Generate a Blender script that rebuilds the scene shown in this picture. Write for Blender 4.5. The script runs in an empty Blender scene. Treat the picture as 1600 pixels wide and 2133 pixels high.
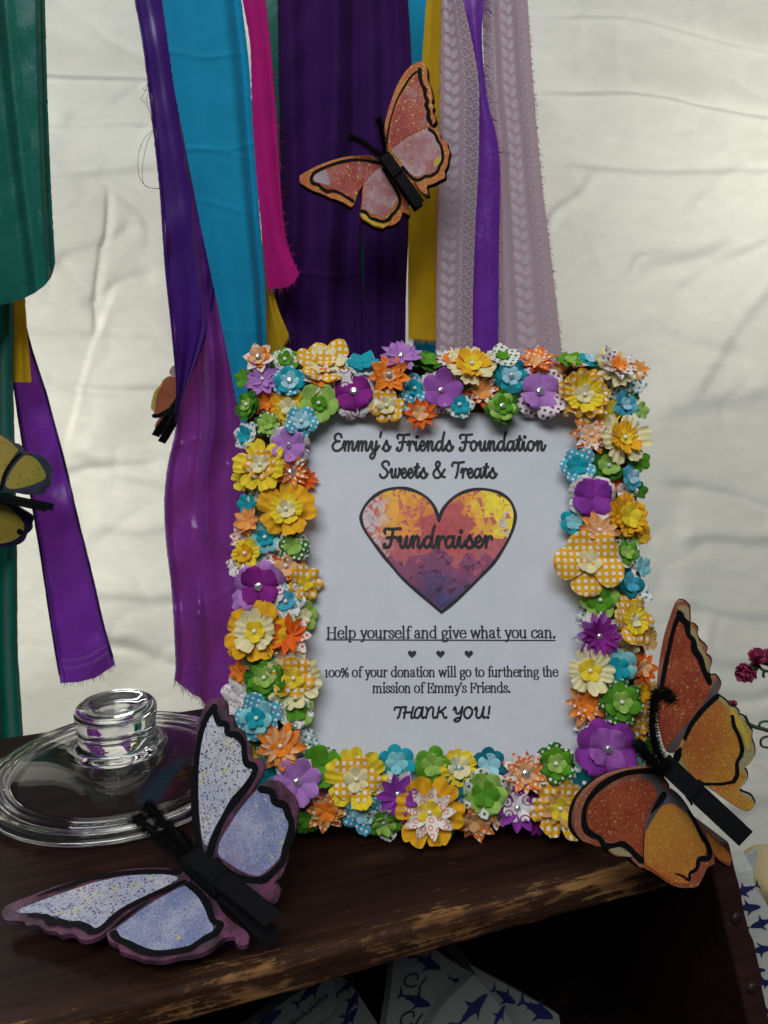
import bpy, bmesh, math, random
import numpy as np
from mathutils import Vector, Matrix, noise

R = math.radians
random.seed(7)
SC = bpy.context.scene
COL = SC.collection

# ------------------------------------------------------------------ camera
PITCH, CAM_H, FPX = R(11.2), 0.345, 1664.0
cam_d = bpy.data.cameras.new('camera')
cam_d.sensor_fit = 'VERTICAL'
cam_d.sensor_height = 36.0
cam_d.lens = 36.0 * FPX / 2133.0
cam_d.clip_start, cam_d.clip_end = 0.02, 60.0
cam_d.dof.use_dof = True
cam_d.dof.focus_distance = 0.58
cam_d.dof.aperture_fstop = 22.0
cam = bpy.data.objects.new('camera', cam_d)
cam.location = (0, 0, CAM_H)
cam.rotation_euler = (math.pi / 2 - PITCH, 0, 0)
COL.objects.link(cam)
SC.camera = cam

# ------------------------------------------------------------------ world and lights
w = bpy.data.worlds.new('World')
SC.world = w
w.use_nodes = True
bgn = w.node_tree.nodes['Background']
bgn.inputs[0].default_value = (0.72, 0.80, 0.95, 1)
bgn.inputs[1].default_value = 0.075


def area(name, loc, target, sx, sy, power, col):
    d = bpy.data.lights.new(name, 'AREA')
    d.shape = 'RECTANGLE'
    d.size, d.size_y, d.energy, d.color = sx, sy, power, col
    o = bpy.data.objects.new(name, d)
    o.location = loc
    o.rotation_euler = (Vector(target) - Vector(loc)).to_track_quat('-Z', 'Y').to_euler()
    COL.objects.link(o)
    return o


area('daylight_behind_tarp', (-3.2, 4.6, 2.9), (0.0, 1.15, 0.2), 1.1, 1.1, 275, (0.985, 0.975, 0.91))
area('tent_opening_light', (-0.6, -1.75, 3.0), (0.02, 0.6, 0.12), 2.8, 1.3, 98, (0.90, 0.95, 1.0))
area('tent_roof_light', (0.1, 0.5, 2.3), (0.05, 0.62, 0.1), 1.8, 1.4, 11, (1.0, 0.97, 0.92))
area('added_tarp_glow_lamp', (0.60, 1.48, 0.60), (0.58, 1.16, 0.56), 0.22, 0.14, 1.25, (1.0, 0.95, 0.82))  # small lamp added close behind the tarp for a glow patch, upper right
area('added_tarp_glow_lamp', (-0.52, 1.52, 0.14), (-0.50, 1.16, 0.10), 0.25, 0.5, 1.5, (1.0, 0.95, 0.82))  # second added lamp, glow patch on the tarp at lower left
random.seed(3)
for k in range(9):
    d = bpy.data.lights.new('string_light', 'POINT')
    d.energy, d.color, d.shadow_soft_size = 0.03, (1.0, 0.42, 0.10), 0.006
    o = bpy.data.objects.new('string_light', d)
    o.location = (-0.62 + 0.13 * k + random.uniform(-.05, .05), -0.25 + random.uniform(-.2, .25), 0.85 + random.uniform(-.12, .2))
    COL.objects.link(o)

SC.view_settings.view_transform = 'Standard'
SC.view_settings.look = 'None'
SC.view_settings.exposure = 0.0
SC.view_settings.gamma = 1.0
SC.view_settings.use_curve_mapping = False
SC.cycles.max_bounces = 12
SC.cycles.transmission_bounces = 12
SC.cycles.caustics_reflective = False
SC.cycles.caustics_refractive = False

# ------------------------------------------------------------------ pixel rays (the photograph is 1600 x 2133)
CT, ST = math.cos(PITCH), math.sin(PITCH)
CAMP = Vector((0, 0, CAM_H))


def ray(px, py):
    u, v = (px - 800.0) / FPX, -(py - 1066.5) / FPX
    return Vector((u, CT + v * ST, -ST + v * CT))


def PZ(px, py, z):
    d = ray(px, py)
    return CAMP + d * ((z - CAM_H) / d.z)


def PY(px, py, y):
    d = ray(px, py)
    return CAMP + d * (y / d.y)


def PP(px, py, o, n):
    d = ray(px, py)
    return CAMP + d * ((Vector(o) - CAMP).dot(n) / d.dot(n))


# ------------------------------------------------------------------ object helpers
def link(o, parent=None):
    COL.objects.link(o)
    if parent is not None:
        o.parent = parent
    return o


def tag(o, label=None, cat=None, group=None, kind=None):
    if label:
        o['label'] = label
    if cat:
        o['category'] = cat
    if group:
        o['group'] = group
    if kind:
        o['kind'] = kind
    return o


def thing(name, label, cat, loc=(0, 0, 0), group=None):
    o = bpy.data.objects.new(name, None)
    o.empty_display_size = 0.02
    o.location = loc
    link(o)
    return tag(o, label, cat, group)


def org(o):
    v = Vector((0, 0, 0))
    while o is not None:
        v += o.location
        o = o.parent
    return v


def mk(name, V, F, m, parent=None, world=True, smooth=True, fm=None, loc=None):
    """one mesh object; V in world metres (world=True) or in the parent's own frame"""
    me = bpy.data.meshes.new(name)
    o = bpy.data.objects.new(name, me)
    off = Vector((0, 0, 0))
    if world:
        if parent is not None:
            off = org(parent)
        elif loc is not None:
            off = Vector(loc)
            o.location = off
    me.from_pydata([tuple(Vector(p) - off) for p in V], [], F)
    ms = m if isinstance(m, (list, tuple)) else [m]
    for k in ms:
        me.materials.append(k)
    if fm is not None:
        me.polygons.foreach_set('material_index', fm)
    if smooth:
        me.polygons.foreach_set('use_smooth', [True] * len(me.polygons))
    me.update()
    return link(o, parent)


def catmull(pts, k=4, closed=False):
    P = [np.array(p, float) for p in pts]
    n = len(P)
    if n < 3:
        return [P[0] + (P[-1] - P[0]) * t / k for t in range(k + 1)]
    out = []
    for i in range(n if closed else n - 1):
        if closed:
            a, b, c, d = P[i - 1], P[i], P[(i + 1) % n], P[(i + 2) % n]
        else:
            a, b, c, d = P[max(i - 1, 0)], P[i], P[i + 1], P[min(i + 2, n - 1)]
        for j in range(k):
            t = j / k
            out.append(0.5 * (2 * b + (c - a) * t + (2 * a - 5 * b + 4 * c - d) * t * t + (3 * b - a - 3 * c + d) * t ** 3))
    if not closed:
        out.append(P[-1])
    return out


def stroke(V, F, pts, wid, to3, h=0.0, k=4, cap=True):
    """a flat painted line along pts (2-D), width wid (number, list, or function of direction); to3(x, y, h) -> point"""
    n0 = len(pts)
    if isinstance(wid, (list, tuple)):
        P3 = catmull([tuple(p) + (q,) for p, q in zip(pts, wid)], k)
        C = [p[:2] for p in P3]
        W = [p[2] for p in P3]
    else:
        C = catmull(pts, k)
        W = None
    n = len(C)
    b = len(V)
    D = []
    for i in range(n):
        t = C[min(i + 1, n - 1)] - C[max(i - 1, 0)]
        l = math.hypot(*t) or 1e-9
        D.append(t / l)
    if W is None:
        W = [wid(d) for d in D] if callable(wid) else [wid] * n
    if callable(wid):
        W = [(W[max(i - 1, 0)] + W[i] + W[min(i + 1, n - 1)]) / 3 for i in range(n)]
    for i in range(n):
        q = np.array((-D[i][1], D[i][0])) * W[i] / 2
        V.append(to3(*(C[i] + q), h))
        V.append(to3(*(C[i] - q), h))
    for i in range(n - 1):
        F.append((b + 2 * i + 1, b + 2 * i + 3, b + 2 * i + 2, b + 2 * i))
    if cap:
        for i, s in ((0, -1), (n - 1, 1)):
            e = len(V)
            a0 = math.atan2(D[i][1], D[i][0]) + (0 if s > 0 else math.pi)
            for j in range(7):
                a = a0 - math.pi / 2 + math.pi * j / 6
                V.append(to3(C[i][0] + math.cos(a) * W[i] / 2, C[i][1] + math.sin(a) * W[i] / 2, h))
            F.append(tuple(range(e, e + 7)))


def tube(V, F, pts, rad, seg=8, k=4, closed=False):
    P = [Vector(p) for p in catmull(pts, k, closed)]
    n = len(P)
    rr = rad if callable(rad) else (lambda t: rad)
    b = len(V)
    up = Vector((0.3, 0.2, 1)).normalized()
    for i in range(n):
        t = (P[(i + 1) % n] - P[i - 1]) if closed else (P[min(i + 1, n - 1)] - P[max(i - 1, 0)])
        t.normalize()
        x = t.cross(up)
        if x.length < 1e-4:
            x = t.cross(Vector((1, 0, 0)))
        x.normalize()
        y = x.cross(t)
        r = rr(i / max(n - 1, 1))
        for s in range(seg):
            a = 2 * math.pi * s / seg
            V.append(P[i] + (x * math.cos(a) + y * math.sin(a)) * r)
    for i in range(n if closed else n - 1):
        for s in range(seg):
            a, c = b + i * seg, b + ((i + 1) % n) * seg
            F.append((a + s, a + (s + 1) % seg, c + (s + 1) % seg, c + s))
    if not closed:
        F.append(tuple(b + s for s in range(seg))[::-1])
        F.append(tuple(b + (n - 1) * seg + s for s in range(seg)))


def boxv(V, F, M, x0, x1, y0, y1, z0, z1):
    b = len(V)
    for z in (z0, z1):
        for x, y in ((x0, y0), (x1, y0), (x1, y1), (x0, y1)):
            V.append(M @ Vector((x, y, z)))
    F += [(b, b + 3, b + 2, b + 1), (b + 4, b + 5, b + 6, b + 7)]
    for i in range(4):
        j = (i + 1) % 4
        F.append((b + i, b + j, b + 4 + j, b + 4 + i))


def lathe(prof, seg=96, c=(0, 0, 0)):
    V, F = [], []
    n = len(prof)
    for s in range(seg):
        a = 2 * math.pi * s / seg
        for r, z in prof:
            V.append((c[0] + r * math.cos(a), c[1] + r * math.sin(a), c[2] + z))
    for s in range(seg):
        t = (s + 1) % seg
        for i in range(n - 1):
            F.append((s * n + i, t * n + i, t * n + i + 1, s * n + i + 1))
    return V, F


def bevel(o, wdt, seg=2):
    md = o.modifiers.new('bevel', 'BEVEL')
    md.width, md.segments, md.limit_method, md.angle_limit = wdt, seg, 'ANGLE', R(40)
    return o


# ------------------------------------------------------------------ material helpers
class NT:
    def __init__(self, name, rough=0.6, spec=0.5):
        self.m = bpy.data.materials.new(name)
        self.m.use_nodes = True
        self.t = self.m.node_tree
        self.b = self.t.nodes['Principled BSDF']
        self.b.inputs['Roughness'].default_value = rough
        self.b.inputs['Specular IOR Level'].default_value = spec
        self._tc = None

    def n(self, kind, **kw):
        x = self.t.nodes.new(kind)
        for k, v in kw.items():
            setattr(x, k, v)
        return x

    def l(self, a, b):
        self.t.links.new(a, b)

    def put(self, sock, v):
        if hasattr(v, 'is_linked'):
            self.l(v, sock)
        elif isinstance(v, (tuple, list)) and len(v) == 3 and sock.type == 'RGBA':
            sock.default_value = (*v, 1)
        else:
            sock.default_value = v

    @property
    def obj(self):
        if self._tc is None:
            self._tc = self.n('ShaderNodeTexCoord')
        return self._tc.outputs['Object']

    def scale(self, s, rot=(0, 0, 0), vec=None):
        mp = self.n('ShaderNodeMapping')
        mp.inputs['Scale'].default_value = s if isinstance(s, tuple) else (s, s, s)
        mp.inputs['Rotation'].default_value = rot
        self.l(vec or self.obj, mp.inputs['Vector'])
        return mp.outputs['Vector']

    def noise(self, vec, sc=1.0, det=3.0, rough=0.5, dist=0.0):
        x = self.n('ShaderNodeTexNoise')
        x.inputs['Scale'].default_value = sc
        x.inputs['Detail'].default_value = det
        x.inputs['Roughness'].default_value = rough
        x.inputs['Distortion'].default_value = dist
        self.l(vec, x.inputs['Vector'])
        return x.outputs['Fac']

    def math(self, op, a, b=0.0, c=0.0):
        x = self.n('ShaderNodeMath', operation=op)
        for s, v in zip(x.inputs, (a, b, c)):
            self.put(s, v)
        return x.outputs[0]

    def rng(self, v, a, b, c=0.0, d=1.0, smooth=False):
        x = self.n('ShaderNodeMapRange')
        if smooth:
            x.interpolation_type = 'SMOOTHSTEP'
        self.put(x.inputs[0], v)
        for i, q in zip((1, 2, 3, 4), (a, b, c, d)):
            x.inputs[i].default_value = q
        return x.outputs[0]

    def mix(self, f, a, b, mode='MIX'):
        x = self.n('ShaderNodeMix', data_type='RGBA', blend_type=mode)
        self.put(x.inputs['Factor'], f)
        self.put(x.inputs['A'], a)
        self.put(x.inputs['B'], b)
        return x.outputs['Result']

    def sep(self, v):
        x = self.n('ShaderNodeSeparateXYZ')
        self.l(v, x.inputs[0])
        return x.outputs

    def voro(self, vec, sc, rnd=1.0, dim='3D'):
        x = self.n('ShaderNodeTexVoronoi', voronoi_dimensions=dim)
        x.inputs['Scale'].default_value = sc
        x.inputs['Randomness'].default_value = rnd
        self.l(vec, x.inputs['Vector'])
        return x

    def bump(self, h, strength=0.3, dist=0.001):
        x = self.n('ShaderNodeBump')
        x.inputs['Strength'].default_value = strength
        x.inputs['Distance'].default_value = dist
        self.l(h, x.inputs['Height'])
        self.l(x.outputs[0], self.b.inputs['Normal'])
        return x.outputs[0]

    def color(self, v):
        self.put(self.b.inputs['Base Color'], v)

    def translucent(self, col, fac, normal=None):
        t = self.n('ShaderNodeBsdfTranslucent')
        self.put(t.inputs['Color'], col)
        if normal is not None:
            self.l(normal, t.inputs['Normal'])
        mx = self.n('ShaderNodeMixShader')
        self.put(mx.inputs[0], fac)
        self.l(self.b.outputs[0], mx.inputs[1])
        self.l(t.outputs[0], mx.inputs[2])
        out = self.t.nodes['Material Output']
        self.l(mx.outputs[0], out.inputs['Surface'])


def plain(name, col, rough=0.5, spec=0.5, bump=0.0, bs=300.0, var=0.12, metal=0.0):
    t = NT(name, rough, spec)
    t.b.inputs['Metallic'].default_value = metal
    nz = t.noise(t.scale(bs), 1.0, 4)
    dk = tuple(c * (1 - 2 * var) for c in col)
    lt = tuple(min(1, c * (1 + 2 * var)) for c in col)
    t.color(t.mix(nz, dk, lt))
    if bump:
        t.bump(nz, bump, 0.0006)
    return t.m


# ------------------------------------------------------------------ ground
V, F = [], []
boxv(V, F, Matrix(), -4, 4, -3, 6, -1.14, -1.10)
tag(mk('ground', V, F, plain('packed_earth', (0.10, 0.085, 0.06), 0.9, 0.2, 0.4, 30), smooth=False), kind='structure')

V, F = [], []
boxv(V, F, Matrix(), -.75, .75, -.05, .80, -0.395, -0.3655)
tag(bevel(mk('table_top', V, F, plain('dark_table', (0.03, 0.025, 0.022), 0.7, 0.2, 0.2, 60), smooth=False), .003), kind='structure')

# ------------------------------------------------------------------ tarp wall of the tent
TY = 1.16


def build_tarp():
    t = NT('white_tarp', 0.45, 0.3)
    uvx = t.obj
    n1 = t.noise(t.scale((5, 5, 9)), 1.0, 5, 0.6)
    n2 = t.noise(t.scale((26, 26, 60), (0, 0.5, 0)), 1.0, 5, 0.65, 0.6)
    c = t.mix(t.rng(n1, .3, .7), (0.66, 0.67, 0.63), (0.74, 0.74, 0.69))
    t.color(c)
    # woven plastic scatters a little unevenly
    tr = t.mix(t.rng(n2, .25, .75), (0.62, 0.63, 0.58), (0.75, 0.745, 0.68))
    # one pale curved streak mixed into the translucent colour: x as a parabola of z
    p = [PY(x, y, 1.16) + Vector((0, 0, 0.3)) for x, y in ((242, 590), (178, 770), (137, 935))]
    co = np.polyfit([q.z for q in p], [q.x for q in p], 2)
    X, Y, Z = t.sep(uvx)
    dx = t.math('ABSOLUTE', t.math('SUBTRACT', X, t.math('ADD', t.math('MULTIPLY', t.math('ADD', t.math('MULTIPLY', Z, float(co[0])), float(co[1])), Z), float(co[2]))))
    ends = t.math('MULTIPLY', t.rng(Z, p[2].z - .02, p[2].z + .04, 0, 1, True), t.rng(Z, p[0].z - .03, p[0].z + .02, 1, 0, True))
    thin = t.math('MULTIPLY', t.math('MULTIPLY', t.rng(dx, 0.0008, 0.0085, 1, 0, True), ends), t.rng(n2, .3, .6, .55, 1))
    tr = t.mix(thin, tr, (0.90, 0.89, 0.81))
    nrm = t.bump(t.math('ADD', n2, t.math('MULTIPLY', n1, .6)), 0.22, 0.004)
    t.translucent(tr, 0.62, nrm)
    X0, X1, Y0, Y1, step = -420, 2020, -380, 3300, 5.5
    xs = np.arange(X0, X1, step)
    ys = np.arange(Y0, Y1, step)
    XX, YY = np.meshgrid(xs, ys)
    H = np.zeros_like(XX)

    def seg(x0, y0, x1, y1, wd, amp, kind='ridge', bend=0.0):
        nonlocal H
        dx, dy = x1 - x0, y1 - y0
        L = math.hypot(dx, dy)
        s = ((XX - x0) * dx + (YY - y0) * dy) / (L * L)
        d = ((XX - x0) * -dy + (YY - y0) * dx) / L
        wd = wd * .72
        d = d + bend * np.sin(np.clip(s, 0, 1) * math.pi * 2.0) + 5 * np.sin(s * 9 + x0)
        fade = np.clip(s / 0.18, 0, 1) * np.clip((1 - s) / 0.18, 0, 1)
        fade = fade * fade * (3 - 2 * fade)
        if kind == 'ridge':
            pr = np.exp(-(d / wd) ** 2)
        else:
            pr = 0.5 * (np.tanh(d / wd) - 1) * np.exp(-np.clip(d, None, 0) ** 2 / (wd * 9) ** 2)
        H += amp * fade * pr

    A = 0.0030
    seg(-300, 120, 640, 190, 9, 6.0 * A, 'step')
    seg(60, 255, 460, 262, 12, 3 * A, 'step')
    seg(40, 365, 480, 352, 16, 3.4 * A, 'step')
    seg(-200, 660, 420, 720, 14, 3 * A, 'step')
    seg(90, 800, 480, 835, 14, 2.4 * A)
    seg(120, 935, 420, 1050, 13, 4.2 * A, 'step')
    seg(60, 1000, 350, 960, 16, 2.4 * A)
    seg(170, 1110, 420, 1105, 13, 2.2 * A, 'step')
    seg(150, 1250, 420, 1246, 11, 2.6 * A, 'step')
    seg(180, 1330, 420, 1390, 18, 3 * A)
    seg(232, 380, 190, 720, 10, 2.2 * A)
    seg(120, 260, 330, 180, 20, 2 * A)
    seg(100, 560, 300, 470, 24, 2.4 * A)
    seg(160, 640, 330, 560, 20, 2.0 * A)
    # right of the ribbons
    seg(1080, 35, 1900, 115, 12, 5.0 * A, 'step', 14)
    seg(1060, 195, 1900, 240, 9, 6.0 * A, 'step', 16)
    seg(1150, 270, 1520, 280, 14, 3.0 * A, 'step')
    seg(1120, 345, 1800, 365, 12, 4.2 * A, 'step')
    seg(1430, 435, 1640, 280, 20, 1.2 * A)
    seg(1400, 445, 1620, 330, 14, 1.3 * A, 'step')
    seg(1250, 540, 1800, 500, 22, 2.2 * A, 'step')
    seg(1130, 480, 1250, 360, 16, 2.2 * A)
    seg(1300, 590, 1560, 500, 22, 1.9 * A)
    seg(1380, 620, 1640, 480, 16, 1.4 * A)
    seg(1430, 860, 1680, 500, 10, 2.0 * A, 'step')
    seg(1290, 585, 1345, 525, 9, 1.2 * A)
    seg(1320, 680, 1580, 760, 26, 1.5 * A)
    seg(1350, 880, 1700, 790, 20, 3.0 * A, 'step')
    seg(1380, 1000, 1700, 1090, 20, 3.0 * A)
    seg(1400, 1130, 1690, 1120, 12, 3.6 * A, 'step')
    seg(1370, 1260, 1720, 1300, 12, 3.2 * A, 'step')
    seg(1440, 1370, 1640, 1400, 12, 3.6 * A, 'step')
    seg(1400, 1480, 1660, 1440, 20, 3 * A)
    seg(1500, 1560, 1700, 1640, 18, 3 * A)
    seg(1480, 1700, 1700, 1660, 16, 3 * A, 'step')
    V = []
    for j in range(len(ys)):
        for i in range(len(xs)):
            px, py = xs[i], ys[j]
            q = Vector((px / 240.0, py / 150.0, 3.1))
            q2 = Vector((px / 85.0 + py / 300.0, py / 60.0, 9.0))
            q3 = Vector((px / 150.0 - py / 260.0, py / 130.0 + px / 400.0, 4.4))
            hh = H[j, i] + 0.013 * noise.noise(q) + 0.0011 * noise.noise(q2) + 0.0022 * (1 - abs(noise.noise(q3)) * 2.2) ** 3 * (abs(noise.noise(q3)) < .45) + 0.0003 * noise.noise(q2 * 2.7)
            V.append(PY(px, py, TY) + Vector((0, -hh, 0)))
    n = len(xs)
    F = [(j * n + i, (j + 1) * n + i, (j + 1) * n + i + 1, j * n + i + 1) for j in range(len(ys) - 1) for i in range(n - 1)]
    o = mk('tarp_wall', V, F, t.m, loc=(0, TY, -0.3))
    tag(o, 'white wrinkled tent tarp glowing with daylight behind everything', 'tarp', kind='structure')
    return o


build_tarp()

# ------------------------------------------------------------------ hanging fabric strips
def cloth(name, col, rough=0.75, sheen=0.3, trans=0.35, crink=0.25, cs=(60, 60, 20), tcol=None, satin=False, var=0.16):
    t = NT(name, rough, 0.35 if satin else 0.15)
    n1 = t.noise(t.scale(cs), 1.0, 5, 0.6, 0.8)
    n2 = t.noise(t.scale((2600, 2600, 900)), 1.0, 2)
    dk = tuple(c * (1 - var) for c in col)
    lt = tuple(min(1, c * (1 + var)) for c in col)
    base = t.mix(t.rng(n1, .3, .7), dk, lt)
    t.color(base)
    t.b.inputs['Sheen Weight'].default_value = sheen
    t.b.inputs['Sheen Roughness'].default_value = 0.4
    if satin:
        t.b.inputs['Anisotropic'].default_value = 0.5
        t.b.inputs['Specular IOR Level'].default_value = 0.6
    h = t.math('ADD', t.math('MULTIPLY', n1, 1.0), t.math('MULTIPLY', n2, 0.06))
    nr = t.bump(h, crink, 0.006)
    t.translucent(tcol or tuple(min(1, c * 1.25) for c in col), trans, nr)
    return t.m


def ribbon(name, label, left, right, bot, depth, m, folds=(), wob=0.004, top=-190.0, nu=28, nv=110, cat='fabric strip', parent=None, wrk=0.20, creases=(),
           group='fabric strips hanging behind the frame', fray=None, print_fn=None, seed=0, thread=None, hem=None):
    """left/right: (x, y) down each edge; bot: (u, y) along the lower edge; folds: (u0, width, depth m, drift)"""
    ly, lx = [p[1] for p in left], [p[0] for p in left]
    ry, rx = [p[1] for p in right], [p[0] for p in right]

    def edge(ys, xs, y):
        if y < ys[0]:
            s = (xs[1] - xs[0]) / (ys[1] - ys[0])
            return xs[0] + s * (y - ys[0])
        if y > ys[-1]:
            s = (xs[-1] - xs[-2]) / (ys[-1] - ys[-2])
            return xs[-1] + s * (y - ys[-1])
        return float(np.interp(y, ys, xs))

    def surf(u, v, lift=0.0):
        yb = float(np.interp(u, [b[0] for b in bot], [b[1] for b in bot]))
        y = top + (yb - top) * v
        # soften the corners of the traced edges
        a = sum(edge(ly, lx, y + k) for k in (-28, -14, 0, 14, 28)) / 5 if 0.02 < v < 0.97 else edge(ly, lx, y)
        b = sum(edge(ry, rx, y + k) for k in (-28, -14, 0, 14, 28)) / 5 if 0.02 < v < 0.97 else edge(ry, rx, y)
        jit = 1.3 * noise.noise(Vector((y / 9.0, seed, 3.0 if u < .5 else 8.0)))
        x = a + (b - a) * u + jit * abs(2 * u - 1) ** 6
        d = 0.0
        for u0, wd, am, dr in folds:
            d += am * math.exp(-((u - u0 - dr * (v - .5)) / wd) ** 2)
        d += wob * noise.noise(Vector((x / 120.0, y / 380.0, seed * 3.7)))
        d += wob * wrk * noise.noise(Vector((x / 80.0 + y / 160.0, y / 95.0, seed * 3.7 + 5)))
        for yc, am, sl in creases:
            d += am * math.exp(-((y - yc - sl * (u - .5) - 5 * math.sin(x / 23.0 + yc)) / 5.0) ** 2) * (.6 + .8 * abs(math.sin(x / 37.0 + yc)))
        return PY(x, y, depth - d - lift)

    V, F = [], []
    for j in range(nv + 1):
        for i in range(nu + 1):
            V.append(surf(i / nu, j / nv))
    for j in range(nv):
        for i in range(nu):
            a = j * (nu + 1) + i
            F.append((a, a + nu + 1, a + nu + 2, a + 1))
    o = mk(name, V, F, m, parent, loc=V[0])
    if parent is None:
        tag(o, label, cat, group)
    if fray:
        fray_edge(o, surf, fray, m, seed)
    if print_fn:
        print_fn(o, surf)
    return o, surf


def fray_edge(o, surf, spec, m, seed):
    """loose threads along an edge: spec = list of (side, t0, t1, count, length px)"""
    rnd = random.Random(seed + 50)
    for side, t0, t1, cnt, ln in spec:
        V, F = [], []
        for k in range(cnt):
            t = t0 + (t1 - t0) * rnd.random()
            if side == 'b':
                p, q = surf(t, 1.0), surf(t, 0.985)
            elif side == 'l':
                p, q = surf(0.0, t), surf(0.04, t)
            else:
                p, q = surf(1.0, t), surf(0.96, t)
            out = (p - q).normalized()
            L = ln * 0.00056 * (0.35 + rnd.random() ** 2 * 1.3)
            s = Vector((rnd.uniform(-1, 1), rnd.uniform(-1, 1), rnd.uniform(-1, .6))) * 0.5
            a = p - out * 0.001
            b = p + out * L * .5 + s * L * .3
            c = p + out * L * .9 + s * L * .8 + Vector((0, 0, -L * .3))
            tube(V, F, [a, b, c], lambda t: 0.00024, 3, 2)
        mk('frayed_threads', V, F, m, o)


PURPLE = cloth('dark_purple_cotton', (0.040, 0.0075, 0.086), 0.85, 0.03, 0.16, 0.05, (9, 9, 6), tcol=(0.04, 0.006, 0.09), var=.1)
SATIN = cloth('purple_satin', (0.13, 0.022, 0.25), 0.28, 0.2, 0.40, 0.10, (14, 14, 7), tcol=(0.40, 0.07, 0.40), satin=True)
SATIN2 = cloth('violet_satin', (0.14, 0.025, 0.34), 0.40, 0.3, 0.34, 0.30, (60, 60, 40), tcol=(0.28, 0.045, 0.50), satin=True)
CYAN = cloth('cyan_cotton', (0.008, 0.31, 0.53), 0.7, 0.15, 0.22, 0.07, (18, 18, 22), tcol=(0.004, 0.28, 0.46), var=.07)
MAGENTA = cloth('magenta_cotton', (0.52, 0.010, 0.20), 0.75, 0.2, 0.28, 0.2, (26, 26, 18), tcol=(0.5, 0.01, 0.2))
GREEN = cloth('emerald_crinkled_satin', (0.002, 0.125, 0.088), 0.45, 0.3, 0.26, 0.30, (34, 34, 24), tcol=(0.0, 0.15, 0.10), satin=True)
MUSTARD = cloth('mustard_cotton', (0.58, 0.35, 0.010), 0.75, 0.2, 0.3, 0.2, (30, 30, 14), tcol=(0.5, 0.28, 0.01))
LILAC = cloth('lilac_cotton', (0.42, 0.285, 0.355), 0.8, 0.2, 0.40, 0.04, (14, 14, 10), tcol=(0.70, 0.54, 0.60), var=.06)
LEAF = cloth('pale_leaf_print', (0.70, 0.62, 0.67), 0.8, 0.1, 0.42, 0.03, (14, 14, 10), tcol=(0.84, 0.77, 0.79), var=.05)


def leaf_columns(cols):
    """vines of paired leaves: cols = (u, solid, leaf length px, u0->u1 px width of the strip)"""
    def fn(o, surf):
        V, F = [], []
        for (u, solid, ln, wpx, phase) in cols:
            vstep = ln * (1.13 if solid else .98) / 1020.0
            nrow = int(1.0 / vstep)
            stem = []
            for r in range(nrow):
                v0 = (r + phase) * vstep
                if not 0.02 < v0 < 0.985:
                    continue
                for sd in (-1, 1):
                    vv = v0 + (0.25 * vstep if sd > 0 else 0)
                    a = R(58)  # leaves rise away from the stem
                    pts = []
                    for k in range(14):
                        th = 2 * math.pi * k / 14
                        ex = 0.5 + 0.5 * math.cos(th)
                        ey = math.sin(th) * 0.29 * (1 - 0.25 * math.cos(th))
                        lx = ex * math.cos(a) - ey * math.sin(a)
                        ly = ex * math.sin(a) + ey * math.cos(a)
                        pts.append(((lx * ln + 2.2) * sd / wpx, -ly * ln / 1020.0))
                    P = [(u + p[0], vv + p[1]) for p in pts]
                    if any(not 0.005 < p[0] < 0.995 or not 0.0 < p[1] < 0.995 for p in P):
                        continue
                    if solid:
                        b = len(V)
                        V += [surf(p[0], p[1], 0.0005) for p in P]
                        c = (sum(p[0] for p in P) / 14, sum(p[1] for p in P) / 14)
                        V.append(surf(c[0], c[1], 0.0005))
                        F += [(b + k, b + (k + 1) % 14, b + 14) for k in range(14)]
                    else:
                        b = len(V)
                        c = (sum(p[0] for p in P) / 14, sum(p[1] for p in P) / 14)
                        for p in P:
                            V.append(surf(p[0], p[1], 0.0005))
                            V.append(surf(c[0] + (p[0] - c[0]) * .68, c[1] + (p[1] - c[1]) * .68, 0.0005))
                        for k in range(14):
                            j = (k + 1) % 14
                            F.append((b + 2 * k, b + 2 * j, b + 2 * j + 1, b + 2 * k + 1))
        mk('leaf_print', V, F, LEAF, o)
    return fn


ribbon('fabric_strip', 'dark green narrow strip between the magenta strip and the dark purple cloth',
       [(548, 0), (545, 400), (556, 760)], [(596, 0), (598, 400), (620, 760)], [(0, 800), (1, 800)], 1.03, GREEN, seed=1)
ribbon('fabric_strip', 'dark green strip showing only through the slit between the two deep purple panels',
       [(690, 0), (690, 400), (700, 760)], [(820, 0), (815, 400), (825, 760)], [(0, 800), (1, 800)], 1.02, GREEN, seed=21)
ribbon('fabric_strip', 'teal blue strip mostly hidden between dark purple and long mustard strips',
       [(842, 0), (850, 200), (862, 760)], [(900, 0), (905, 200), (914, 760)], [(0, 790), (1, 790)], 1.05, CYAN, seed=2)
ribbon('fabric_strip', 'widest deep purple cloth panel, hanging between magenta strip and the upper orange butterfly',
       [(578, 0), (583, 300), (588, 480), (572, 600), (570, 760)], [(770, 0), (768, 300), (757, 460), (752, 540), (757, 620), (758, 760)],
       [(0, 800), (1, 800)], 0.985, PURPLE, [(0.14, .12, .015, .05), (.62, .14, .022, -.12), (.93, .06, .009, .05)], 0.007, seed=3, nu=96, nv=260, wrk=.4, creases=[(574, .0012, -8)])
ribbon('fabric_strip', 'deep purple cloth behind the upper orange butterfly and beside the long mustard strip',
       [(752, 0), (752, 300), (755, 460), (759, 540), (757, 620), (758, 760)], [(850, 0), (857, 100), (858, 240), (852, 480), (846, 600), (844, 760)],
       [(0, 800), (1, 800)], 0.975, PURPLE, [(0.24, .18, .010, .10), (.74, .18, .010, -.08)], 0.007, seed=4, nu=60, wrk=.4)
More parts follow.
